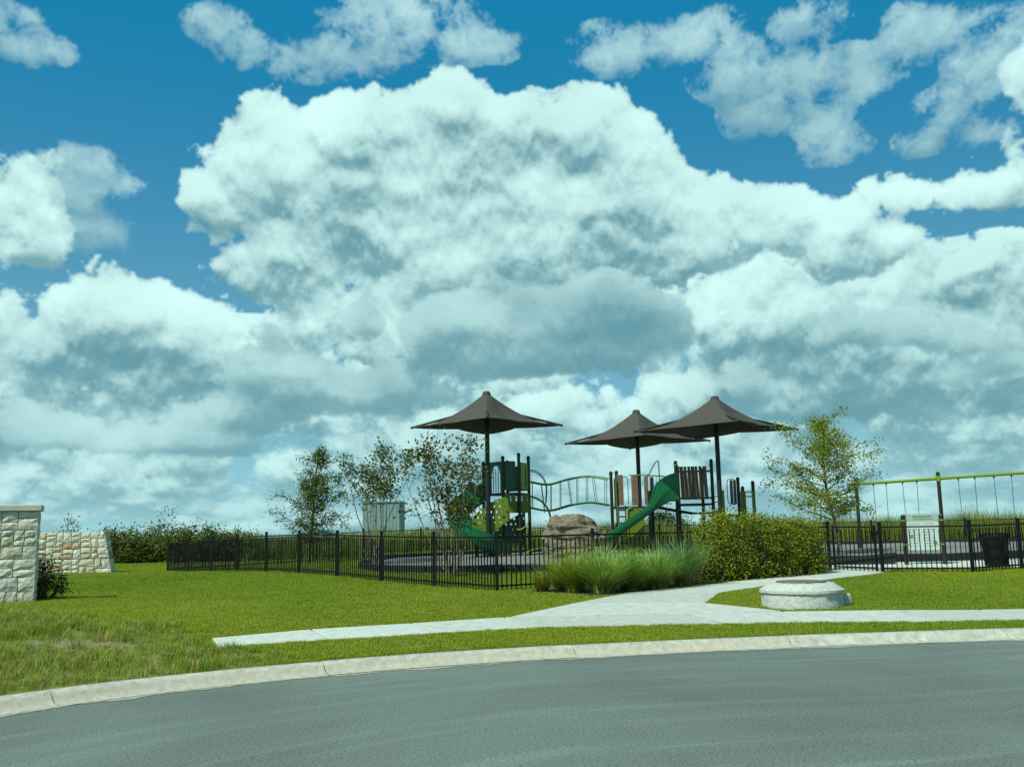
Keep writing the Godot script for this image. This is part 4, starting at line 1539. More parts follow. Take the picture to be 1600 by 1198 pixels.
func crape(label: String, at: Vector3, tall: float, spread: float, stems: int, leaves: int, c1: Color, c2: Color, seed_: int, from := 3):
	# many thin pale stems in a vase, leaves in tufts towards their ends
	var r := RandomNumberGenerator.new()
	r.seed = seed_
	var t := thing("crape_myrtle", label, "tree", at)
	var wood := MB.new()
	var crown := MB.new()
	crown.colored = true
	var tufts := []
	for k in stems:
		var a := TAU * k / stems + r.randf_range(-0.3, 0.3)
		var out := r.randf_range(0.15, 1.0) * spread
		var high := tall * r.randf_range(0.72, 1.0)
		var d := Vector3(cos(a) * out, high, sin(a) * out).normalized()
		var pts := limb(wood, Vector3(cos(a), 0, sin(a)) * 0.10, d, high, 0.024, 0.05, r, 7)
		for j in range(from, 8):
			for q in 2:
				var twig := limb(wood, pts[j], Vector3(r.randfn() * 0.8, 0.9, r.randfn() * 0.8).normalized(), r.randf_range(0.25, 0.7), 0.008, 0.0, r, 3)
				if r.randf() < 0.05 + 0.09 * j:
					tufts.append(twig[3])
					tufts.append(twig[2])
	for p in tufts:
		var many := int(r.randf_range(0.3, 1.7) * leaves / tufts.size())
		for q in many:
			crown.col = shade(r, c1, c2)
			leaf(crown, p + Vector3(r.randfn(), r.randfn(), r.randfn()) * 0.14, r.randf_range(0.075, 0.13), r, 0.6)
	part("trunk", wood, M.pale_bark, t)
	part("crown", crown, M.leaf, t)

func bush(called: String, label: String, category: String, at: Vector3, half: Vector3, leaves: int, size: float, c1: Color, c2: Color, seed_: int, group := "", spiky := 0.0) -> Node3D:
	# clumps of leaves on short stems; the outline is uneven
	var r := RandomNumberGenerator.new()
	r.seed = seed_
	var t := thing(called, label, category, at, 0.0, group)
	var wood := MB.new()
	var crown := MB.new()
	crown.colored = true
	var clumps := int(24 + leaves / 90)
	for k in clumps:
		var a := r.randf() * TAU
		var o := sqrt(r.randf())
		var high := r.randf_range(0.25, 1.0)
		var lift := 1.0 + (spiky * r.randf() * r.randf() if r.randf() < 0.5 else 0.0)
		var p := Vector3(cos(a) * o * half.x, half.y * 2.0 * high * sqrt(maxf(0.05, 1.0 - o * o * 0.8)) * lift, sin(a) * o * half.z)
		if k % 2 == 0:
			limb(wood, Vector3(p.x * 0.25, 0, p.z * 0.25), Vector3(p.x * 0.75, p.y, p.z * 0.75).normalized(), Vector3(p.x * 0.75, p.y, p.z * 0.75).length(), 0.018, 0.0, r, 4)
		var wide := minf(half.x, half.y) * r.randf_range(0.14, 0.30)
		for q in leaves / clumps:
			crown.col = shade(r, c1, c2)
			var w := Vector3(r.randfn(), r.randfn(), r.randfn()) * wide
			w.y = maxf(p.y + w.y, 0.04) - p.y
			leaf(crown, p + w, size * r.randf_range(0.7, 1.3), r)
	part("stems", wood, M.bark, t)
	part("foliage", crown, M.leaf, t)
	return t

func grass_clump(label: String, at: Vector3, tall: float, spread: float, blades: int, c1: Color, c2: Color, dry: float, seed_: int):
	# arching blades from one root, plume stalks above and dry straw at the foot
	var r := RandomNumberGenerator.new()
	r.seed = seed_
	var t := thing("ornamental_grass", label, "ornamental grass", at, 0.0, "ornamental grasses along the footpath")
	var m := MB.new()
	m.colored = true
	for k in blades:
		var a := r.randf() * TAU
		var o := Vector3(cos(a), 0, sin(a))
		var root := o * r.randf() * spread * 0.22 + Vector3(0, -0.03, 0)
		var h := tall * r.randf_range(0.5, 1.15) * (1.0 + 0.15 * sin(a * 2.0 + seed_))
		var bend := spread * pow(r.randf(), 0.6) * 1.15
		var w := r.randf_range(0.005, 0.010)
		m.col = shade(r, c1, c2)
		if r.randf() < dry:
			m.col = shade(r, Color(0.16, 0.11, 0.045), Color(0.24, 0.18, 0.08))
			h *= 0.5
		var side := o.cross(Vector3.UP) * w
		var last := root
		for s in range(1, 6):
			var f := s / 5.0
			var p := root + o * bend * pow(f, 1.9) + Vector3(0, h * (f - 0.28 * pow(f, 3.2) * bend / spread), 0) + Vector3(r.randfn(), 0, r.randfn()) * 0.008
			var w0 := side * (1.0 - pow((s - 1) / 5.0, 2.0))
			var w1 := side * (1.0 - pow(f, 2.0))
			m.quad(last - w0, last + w0, p + w1, p - w1)
			last = p
	part("blades", m, M.blade, t)

func make_plants():
	# the planting bed along the fence
	var bed := [Vector2(0.0, -21.0), Vector2(0.8, -19.75), Vector2(1.75, -19.05), Vector2(2.9, -20.45), Vector2(5.45, -23.35), Vector2(7.6, -25.5), Vector2(8.2, -26.0), Vector2(4.0, -23.8), Vector2(0.0, -21.0)]
	paved.append(PackedVector2Array(smoothed(bed, 0.5)))
	structure("planting_bed", sheet(PackedVector2Array(smoothed(bed, 0.5)), 0.02), M.bed_mulch)
	var green1 := Color(0.19, 0.34, 0.065)
	var green2 := Color(0.42, 0.56, 0.17)
	var pale1 := Color(0.22, 0.32, 0.025)
	var pale2 := Color(0.36, 0.40, 0.04)
	var blue1 := Color(0.12, 0.24, 0.09)
	var blue2 := Color(0.24, 0.36, 0.16)
	var rust1 := Color(0.13, 0.11, 0.018)
	var rust2 := Color(0.20, 0.14, 0.03)
	grass_clump("small straw-coloured ornamental grass tuft against the fence corner post", on_ground(0.55, -20.55), 0.62, 0.46, 320, pale1, rust2, 0.3, 101)
	grass_clump("small straw-tinged ornamental grass tuft between the corner tuft and the yellow clump", on_ground(1.08, -20.6), 0.66, 0.50, 420, pale1, rust2, 0.45, 102)
	grass_clump("yellow-green ornamental grass clump beside the largest arching clump", on_ground(1.2, -20.1), 1.0, 0.75, 700, pale1, pale2, 0.12, 103)
	grass_clump("largest arching green ornamental grass clump at the corner of the footpath", on_ground(1.75, -19.7), 1.02, 1.05, 1300, green1, green2, 0.12, 104)
	grass_clump("green ornamental grass clump between the largest clump and the hedge", on_ground(2.4, -20.45), 0.95, 0.95, 950, green1, pale1, 0.2, 105)
	grass_clump("feathery green ornamental grass clump along the footpath, second from the hedge", on_ground(3.05, -21.2), 1.0, 0.95, 950, green1, green2, 0.18, 106)
	grass_clump("blue-green ornamental grass clump touching the hedge", on_ground(3.75, -21.9), 1.22, 0.9, 1000, blue1, blue2, 0.1, 107)
	grass_clump("thin feathery yellow ornamental grass behind the two small tufts", on_ground(0.95, -21.0), 0.95, 0.6, 420, pale1, pale2, 0.2, 108)
	# the hedge
	var r := RandomNumberGenerator.new()
	r.seed = 111
	var hedge := thing("hedge", "dense yellow-green hedge between the ornamental grasses and the gate", "hedge", on_ground(6.0, -24.1))
	var wood := MB.new()
	var crown := MB.new()
	crown.colored = true
	var ax := Vector3(7.85, 0, -25.45) - Vector3(4.35, 0, -22.95)
	var out := ax.normalized().cross(Vector3.UP)
	var shape := noise_of(FastNoiseLite.TYPE_SIMPLEX_SMOOTH, 0.55, 3, 0.55, 112)
	var lo := Vector3(4.35, 0, -22.95) - Vector3(6.0, 0, -24.1)
	for k in 2100:
		var u := r.randf()
		var w := r.randf_range(-1.0, 1.0)
		var end := minf(u, 1.0 - u) * ax.length()
		var full := sqrt(clampf(end / 0.45, 0.05, 1.0))
		var tall := (1.47 - 0.12 * u + 0.28 * shape.get_noise_2d(u * 8.0, 3.0) + 0.16 * shape.get_noise_2d(u * 25.0, w * 3.0)) * full
		var v := pow(r.randf(), 0.75)
		var girth := (0.62 + 0.22 * shape.get_noise_2d(u * 9.0, v * 4.0 + 20.0)) * full * (1.0 - 0.25 * v * v)
		var p := lo + ax * u + out * w * girth + Vector3(0, v * tall, 0)
		if k % 7 == 0:
			limb(wood, Vector3(p.x, 0, p.z) * Vector3(1, 0, 1) - out * w * girth * 0.5, (Vector3(0, 1, 0) + out * w * 0.5).normalized(), maxf(0.2, p.y), 0.012, 0.0, r, 3)
		for q in 19:
			var c := shade(r, Color(0.15, 0.20, 0.012), Color(0.30, 0.31, 0.02))
			if r.randf() < 0.30:
				c = shade(r, Color(0.06, 0.11, 0.012), Color(0.10, 0.15, 0.018))
			if r.randf() < 0.06:
				c = shade(r, Color(0.20, 0.14, 0.02), Color(0.22, 0.17, 0.03))
			crown.col = c
			var s := p + Vector3(r.randfn(), r.randfn(), r.randfn()) * 0.085
			s.y = maxf(s.y, 0.02)
			leaf(crown, s, r.randf_range(0.04, 0.075), r, 0.6)
	part("stems", wood, M.bark, hedge)
	part("foliage", crown, M.leaf, hedge)
	# trees inside the fence
	broad_tree("young_oak", "young yellow-green tree standing behind the hedge near the gate", on_ground(10.45, -31.6), 5.15, 0.25, 2.0, 44, 10500, 0.085, Color(0.12, 0.19, 0.014), Color(0.25, 0.28, 0.02), 121, 0.11, 2.6)
	broad_tree("young_oak", "young dark green tree standing inside the fence on the open lawn", on_ground(-8.2, -38.6), 4.9, 0.17, 1.45, 46, 9500, 0.085, Color(0.045, 0.085, 0.016), Color(0.12, 0.155, 0.025), 122, 0.11, 0.0)
	crape("multi-stemmed crape myrtle with thin pale stems and few olive leaves near the young dark tree", on_ground(-4.65, -32.0), 3.7, 1.55, 11, 3000, Color(0.05, 0.085, 0.018), Color(0.12, 0.14, 0.03), 123, 5)
	crape("multi-stemmed crape myrtle with reddish sparse leaves in front of the spiral slide", on_ground(-1.75, -26.6), 3.95, 1.25, 12, 2700, Color(0.045, 0.08, 0.02), Color(0.13, 0.115, 0.03), 124)
	# the flowering shrub beside the entrance wall
	var rose := bush("flowering_shrub", "dark green flowering shrub with a few red blooms beside the entrance wall", "shrub", on_ground(-10.3, -21.35), Vector3(0.42, 0.46, 0.40), 2600, 0.055, Color(0.012, 0.032, 0.012), Color(0.04, 0.07, 0.022), 131)
	for k in 9:
		var m := MB.new()
		var a := r.randf() * TAU
		var c := Vector3(cos(a) * 0.34, r.randf_range(0.45, 0.9), absf(sin(a)) * 0.34)
		for q in 7:
			leaf(m, c + Vector3(r.randfn(), r.randfn(), r.randfn()) * 0.02, 0.06, r, 0.9)
		part("bloom", m, M.flower_red if k % 3 else M.flower_pink, rose)

# ---------------------------------------------------------------- beyond the playground
func make_far_things():
	var r := RandomNumberGenerator.new()
	r.seed = 141
	var xs := [-31.5, -29.6, -27.9, -26.4, -25.2, -24.0, -22.8, -21.7, -20.7, -19.6, -18.5, -17.4, -16.3]
	var hs := [1.05, 0.95, 1.1, 0.95, 1.0, 0.9, 1.1, 0.95, 1.2, 1.0, 1.1, 0.95, 0.85]
	for k in xs.size():
		bush("wild_shrub", "dark green wild shrub in the thicket beyond the lawn and low stone wall", "shrub", on_ground(xs[k], -55.0 - r.randf() * 3.0, -0.1), Vector3(1.3, hs[k] * 0.94, 1.1), 4600, 0.15, Color(0.05, 0.09, 0.016), Color(0.16, 0.18, 0.028), 150 + k, "wild shrubs in the thicket", 0.55)
	bush("round_shrub", "rounded dark green shrub seen under the straight slide beyond the back fence", "shrub", on_ground(9.7, -62.0, -0.1), Vector3(1.6, 1.12, 1.3), 7000, 0.14, Color(0.014, 0.042, 0.018), Color(0.045, 0.085, 0.03), 171)
	# a pale ribbed building far across the fields
	var base := on_ground(-24.8, -180.0, -0.3)
	var t := thing("metal_building", "pale ribbed metal building far off behind the crape myrtle stems", "building", base)
	var m := MB.new()
	m.box(Vector3(0, 3.9, -4.0), Vector3(6.9, 7.8, 8.0))
	part("wall", m, M.far_metal, t)
	for k in 12:
		m = MB.new()
		m.box(Vector3(-3.3 + k * 0.6, 3.8, 0.05), Vector3(0.10, 7.6, 0.04))
		part("rib", m, M.far_metal, t)
	m = MB.new()
	m.box(Vector3(0, 7.95, -4.0), Vector3(7.3, 0.3, 8.4))
	part("roof", m, M.far_metal, t)

# ---------------------------------------------------------------- grass
func tuft(blades: int, spread: float, tall: float, wide: float, lean: float, seed_: int) -> ArrayMesh:
	var r := RandomNumberGenerator.new()
	r.seed = seed_
	var m := MB.new()
	m.colored = true
	for k in blades:
		var a := r.randf() * TAU
		var root := Vector3(r.randf_range(-1, 1), 0, r.randf_range(-1, 1)) * spread
		var o := Vector3(cos(a), 0, sin(a))
		var h := tall * r.randf_range(0.55, 1.1)
		var side := o.cross(Vector3.UP) * wide * r.randf_range(0.7, 1.2)
		var mid := root + o * lean * h * 0.35 + Vector3(0, h * 0.6, 0)
		var tip := root + o * lean * h + Vector3(0, h, 0)
		var g := r.randf_range(0.75, 1.2)
		m.col = Color(g, g, g * r.randf_range(0.8, 1.1))
		m.tri(root - side - Vector3(0, 0.02, 0), root + side - Vector3(0, 0.02, 0), mid + side * 0.7)
		m.tri(root - side - Vector3(0, 0.02, 0), mid + side * 0.7, mid - side * 0.7)
		m.tri(mid - side * 0.7, mid + side * 0.7, tip)
	return m.mesh()

func scatter(called: String, label: String, mesh_: ArrayMesh, spots: Array, tints: Array):
	var mm := MultiMesh.new()
	mm.transform_format = MultiMesh.TRANSFORM_3D
	mm.use_colors = true
	mm.mesh = mesh_
	mm.instance_count = spots.size()
	for i in spots.size():
		mm.set_instance_transform(i, spots[i])
		mm.set_instance_color(i, tints[i])
	var o := MultiMeshInstance3D.new()
	o.name = numbered(called)
	o.multimesh = mm
	o.material_override = M.blade
	o.set_meta("kind", "stuff")
	add_child(o)
	tag(o, label, "grass")

func is_lawn(p: Vector2) -> bool:
	if kerb_distance(p) < 0.30:
		return false
	for q in paved:
		if Geometry2D.is_point_in_polygon(p, q):
			return false
	return true

func make_grass():
	var r := RandomNumberGenerator.new()
	r.seed = 201
	var spots := []
	var tints := []
	# mown lawn: denser near the street, where single blades can be made out
	var bands := [[-12.0, 12.0, -19.5, -9.0, 380.0, 1.0], [-15.0, 15.0, -28.0, -19.5, 190.0, 1.1], [-20.0, 10.0, -44.0, -28.0, 70.0, 1.4], [-32.0, 4.0, -56.0, -44.0, 40.0, 1.7]]
	for b in bands:
		var many := int((b[1] - b[0]) * (b[3] - b[2]) * b[4])
		for k in many:
			var p := Vector2(r.randf_range(b[0], b[1]), r.randf_range(b[2], b[3]))
			if absf(p.x) > 1.2 + absf(p.y) * 0.60 or not is_lawn(p):
				continue
			if weedy(p) > 0.5:
				continue
			var s: float = b[5] * r.randf_range(0.75, 1.25)
			var tall := 1.0 + 0.5 * maxf(0.0, patches.get_noise_2d(p.x * 4.0, p.y * 4.0))
			spots.append(Transform3D(Basis(Vector3.UP, r.randf() * TAU).scaled(Vector3(s, s * tall, s)), on_ground(p.x, p.y)))
			var m := clampf(0.5 + 0.9 * patches.get_noise_2d(p.x, p.y) + 0.4 * patches.get_noise_2d(p.x * 5.0, p.y * 5.0) + r.randf_range(-0.25, 0.25), 0.0, 1.0)
			var c := Color(0.165, 0.28, 0.012).lerp(Color(0.295, 0.36, 0.022), m)
			if r.randf() < 0.10:
				c = Color(0.34, 0.30, 0.10)
			tints.append(c)
	scatter("lawn_grass", "short mown green lawn grass around the fence and paths", tuft(18, 0.05, 0.042, 0.0028, 0.6, 202), spots, tints)
	# the unmown verge on the left
	spots = []
	tints = []
	for k in 16000:
		var p := Vector2(r.randf_range(-13.0, -2.0), r.randf_range(-19.5, -8.0))
		if kerb_distance(p) < 0.33 or weedy(p) < 0.35 or not is_lawn(p) or r.randf() < bare(p) * 0.9:
			continue
		var s := r.randf_range(0.5, 1.35) * (0.7 + 0.7 * maxf(0.0, patches.get_noise_2d(p.x * 14.0, p.y * 14.0) + 0.2))
		spots.append(Transform3D(Basis(Vector3.UP, r.randf() * TAU).scaled(Vector3(s, s, s)), on_ground(p.x, p.y)))
		var c := Color(0.16, 0.25, 0.025).lerp(Color(0.29, 0.33, 0.045), r.randf())
		if r.randf() < 0.18:
			c = Color(0.34, 0.29, 0.13)
		tints.append(c)
	scatter("verge_weeds", "rough unmown weedy grass on the verge beside the kerb", tuft(14, 0.07, 0.115, 0.0035, 0.75, 203), spots, tints)
	# tall grass in the fields beyond the back fence
	spots = []
	tints = []
	for k in 15000:
		var z := -56.0 - 34.0 * pow(r.randf(), 1.5)
		var p := Vector2(r.randf_range(-0.62, 0.72) * -z, z)
		if p.x < -15.5 and z > -57.0:
			continue
		var s := r.randf_range(0.6, 1.25) * (0.85 + 0.5 * patches.get_noise_2d(p.x * 2.0, p.y * 2.0))
		spots.append(Transform3D(Basis(Vector3.UP, r.randf() * TAU).scaled(Vector3(s, s, s)), on_ground(p.x, p.y)))
		var m := clampf(0.5 + patches.get_noise_2d(p.x, p.y) + r.randf_range(-0.3, 0.3), 0.0, 1.0)
		tints.append(Color(0.14, 0.225, 0.022).lerp(Color(0.28, 0.30, 0.05), m))
	scatter("field_grass", "tall wild yellow-green grass in the fields behind the back fence", tuft(16, 0.35, 1.55, 0.014, 0.35, 204), spots, tints)

# ---------------------------------------------------------------- sky
const SKY_W := 4096
const SKY_H := 1024            # rows from the zenith to the horizon
const BANK := [-26.7, 11.3, 4.4, 3.1, -22.2, 11.6, 4.4, 3.4, -18.4, 10.3, 3.9, 3.1, -14.4, 10.4, 4.0, 3.0, -28.4, 7.7, 4.5, 3.4, -23.7, 7.6, 5.5, 3.2, -17.6, 7.4, 5.6, 2.2, -11.5, 10.5, 3.4, 3.0, 13.5, 12.9, 5.5, 3.3, 19.0, 12.8, 5.6, 3.6, 23.0, 11.3, 5.3, 3.5, 27.5, 11.9, 3.7, 3.0, 16.9, 8.6, 7.1, 2.6, 24.6, 8.0, 6.4, 2.8, 28.5, 9.4, 4.5, 3.0, 7.6, 7.2, 9.4, 1.9, 27.3, 13.4, 2.2, 1.5]
const MAIN := [-15.4, 22.0, 2.6, 2.5, -12.8, 22.9, 3.5, 2.6, -9.3, 24.1, 3.2, 2.3, -6.1, 24.9, 2.8, 1.8, -3.7, 25.3, 2.4, 1.9, -1.3, 24.3, 2.8, 2.1, 1.1, 23.9, 2.4, 1.8, 4.7, 23.7, 2.4, 2.1, 6.7, 22.9, 2.8, 2.5, 8.6, 21.7, 2.4, 2.5, -16.9, 20.1, 2.6, 2.1, -17.9, 18.6, 1.8, 2.1, -13.5, 18.9, 4.9, 4.0, -7.7, 20.2, 6.3, 4.7, -1.4, 19.5, 6.8, 5.2, 4.2, 19.0, 5.9, 4.8, 8.1, 18.5, 3.9, 3.3, -14.5, 15.6, 3.7, 2.2, -10.8, 15.0, 5.3, 3.0, -4.6, 15.4, 5.9, 3.8, 1.3, 15.8, 5.9, 3.4, 11.6, 19.3, 2.3, 1.8, 13.5, 19.1, 2.3, 1.8, 17.2, 18.4, 1.5, 1.4, 20.0, 17.3, 1.6, 1.2, 15.6, 17.1, 3.7, 2.2, 19.9, 15.6, 3.8, 2.1, 23.7, 15.8, 2.0, 1.4, 11.8, 16.3, 4.5, 2.6, 7.2, 15.5, 4.7, 2.2, -7.7, 12.0, 4.6, 2.6, -3.8, 11.3, 4.6, 2.3, -29.0, 17.8, 3.4, 3.1, -27.0, 17.0, 2.1, 2.0, -28.2, 15.5, 2.8, 1.3, 22.8, 18.0, 2.4, 1.2, 26.1, 17.5, 2.6, 1.3, 29.0, 17.4, 2.1, 1.5]
const THIN := [-17.5, 28.6, 2.1, 1.3, -15.6, 27.4, 2.3, 1.3, -12.9, 27.3, 3.1, 1.3, -9.3, 28.2, 3.6, 1.7, -5.3, 28.7, 4.1, 1.9, -1.2, 28.4, 2.5, 1.0, -6.9, 30.3, 4.1, 1.3, -28.9, 26.8, 1.6, 1.2, -26.7, 25.9, 1.0, 0.6, -28.5, 25.6, 1.3, 0.8, 7.3, 27.8, 3.2, 1.5, 12.5, 28.0, 2.3, 1.5, 15.5, 25.9, 3.4, 2.0, 18.3, 23.8, 3.3, 2.0, 20.6, 24.5, 2.8, 1.7, 19.6, 21.6, 2.1, 1.4, 15.3, 23.5, 1.9, 1.4, 18.7, 28.1, 2.2, 1.3, 25.0, 26.3, 2.0, 1.6, 27.0, 26.5, 2.0, 1.2, 28.7, 23.6, 2.5, 1.9, 30.0, 24.6, 1.5, 1.8, 25.9, 21.9, 2.0, 1.3, 24.4, 20.8, 1.3, 0.8, 28.3, 20.5, 1.9, 0.8, -24.9, 20.6, 2.0, 0.8, -23.2, 19.5, 1.7, 0.9, -25.5, 18.9, 1.5, 1.8, -24.1, 17.3, 2.0, 1.7]
const FRONT := [2.0, 12.3, 7.0, 3.0, -1.5, 11.6, 3.9, 2.3, 6.3, 11.8, 4.6, 2.6, 8.6, 12.4, 2.3, 1.7, 1.2, 10.1, 6.2, 1.3, -4.2, 12.8, 1.7, 1.9, -9.2, 12.8, 1.3, 1.3, -14.0, 9.7, 3.3, 2.2, -10.7, 8.6, 4.9, 1.9, -15.8, 7.1, 4.3, 1.1, -6.9, 8.3, 4.6, 1.5, -26.5, 6.5, 2.8, 1.7, -23.6, 5.9, 4.5, 1.4, -18.6, 5.6, 5.5, 0.9, 13.7, 8.8, 1.6, 1.5, 20.6, 10.9, 5.1, 1.8, 24.8, 10.4, 3.8, 1.4, 26.9, 8.8, 3.7, 1.4]

var sky_fields := []
var sky_noise := []
var sky_bands := []
const SKY_BAND := 64

func noise_of(kind, freq, octaves, gain, seed_, warp = 0.0, warp_freq = 1.0) -> FastNoiseLite:
	var n := FastNoiseLite.new()
	n.noise_type = kind
	n.frequency = freq
	n.seed = seed_
	n.fractal_type = FastNoiseLite.FRACTAL_FBM
	n.fractal_octaves = octaves
	n.fractal_gain = gain
	if warp > 0.0:
		n.domain_warp_enabled = true
		n.domain_warp_amplitude = warp
		n.domain_warp_frequency = warp_freq
		n.domain_warp_fractal_octaves = 3
	return n

func sky_field(blobs: Array, rng: RandomNumberGenerator, kind: String) -> PackedFloat32Array:
	# soft union of elliptical cloud cells over azimuth and elevation
	var all := blobs.duplicate()
	var groups := {"bank": 26, "main": 20, "thin": 46, "front": 24}
	for g in groups[kind]:
		var a := rng.randf_range(33.0, 327.0)
		var e := 0.0
		match kind:
			"bank": e = rng.randf_range(6.0, 13.0)
			"main": e = rng.randf_range(12.0, 34.0)
			"thin": e = rng.randf_range(16.0, 75.0)
			"front": e = rng.randf_range(6.0, 16.0)
		for k in (9 if kind == "main" else 5):
			var wide := rng.randf_range(2.0, 5.0) / maxf(0.3, cos(deg_to_rad(e)))
			all.append_array([a + rng.randf_range(-6.0, 6.0) / maxf(0.3, cos(deg_to_rad(e))), e + rng.randf_range(-2.5, 2.5), wide, rng.randf_range(1.3, 3.0)])
	var w := 1024
	var h := 256
	var sum := PackedFloat32Array()
	sum.resize(w * h)
	for i in range(0, all.size(), 4):
		var ca: float = all[i]
		var ce: float = all[i + 1]
		var ra: float = all[i + 2] * 1.4
		var re: float = all[i + 3] * 1.4
		var c0 := int(floor((ca - ra + 180.0) / 360.0 * w))
		var c1 := int(ceil((ca + ra + 180.0) / 360.0 * w))
		for r in range(maxi(0, int((90.0 - ce - re) / 90.0 * h)), mini(h, int(ceil((90.0 - ce + re) / 90.0 * h)))):
			var de := (90.0 - (r + 0.5) / h * 90.0 - ce) / re
			if de < 0.0:
				de *= 1.25
			for c in range(c0, c1):
				var da := ((c + 0.5) / w * 360.0 - 180.0 - ca) / ra
				var v := 1.0 - da * da - de * de
				if v > 0.0:
					sum[r * w + posmod(c, w)] += v * v
	for i in sum.size():
		sum[i] = 1.0 - exp(-1.05 * sum[i])
	var im := Image.create_from_data(w, h, false, Image.FORMAT_RF, sum.to_byte_array())
	im.resize(SKY_W, SKY_H, Image.INTERPOLATE_CUBIC)
	return im.get_data().to_float32_array()

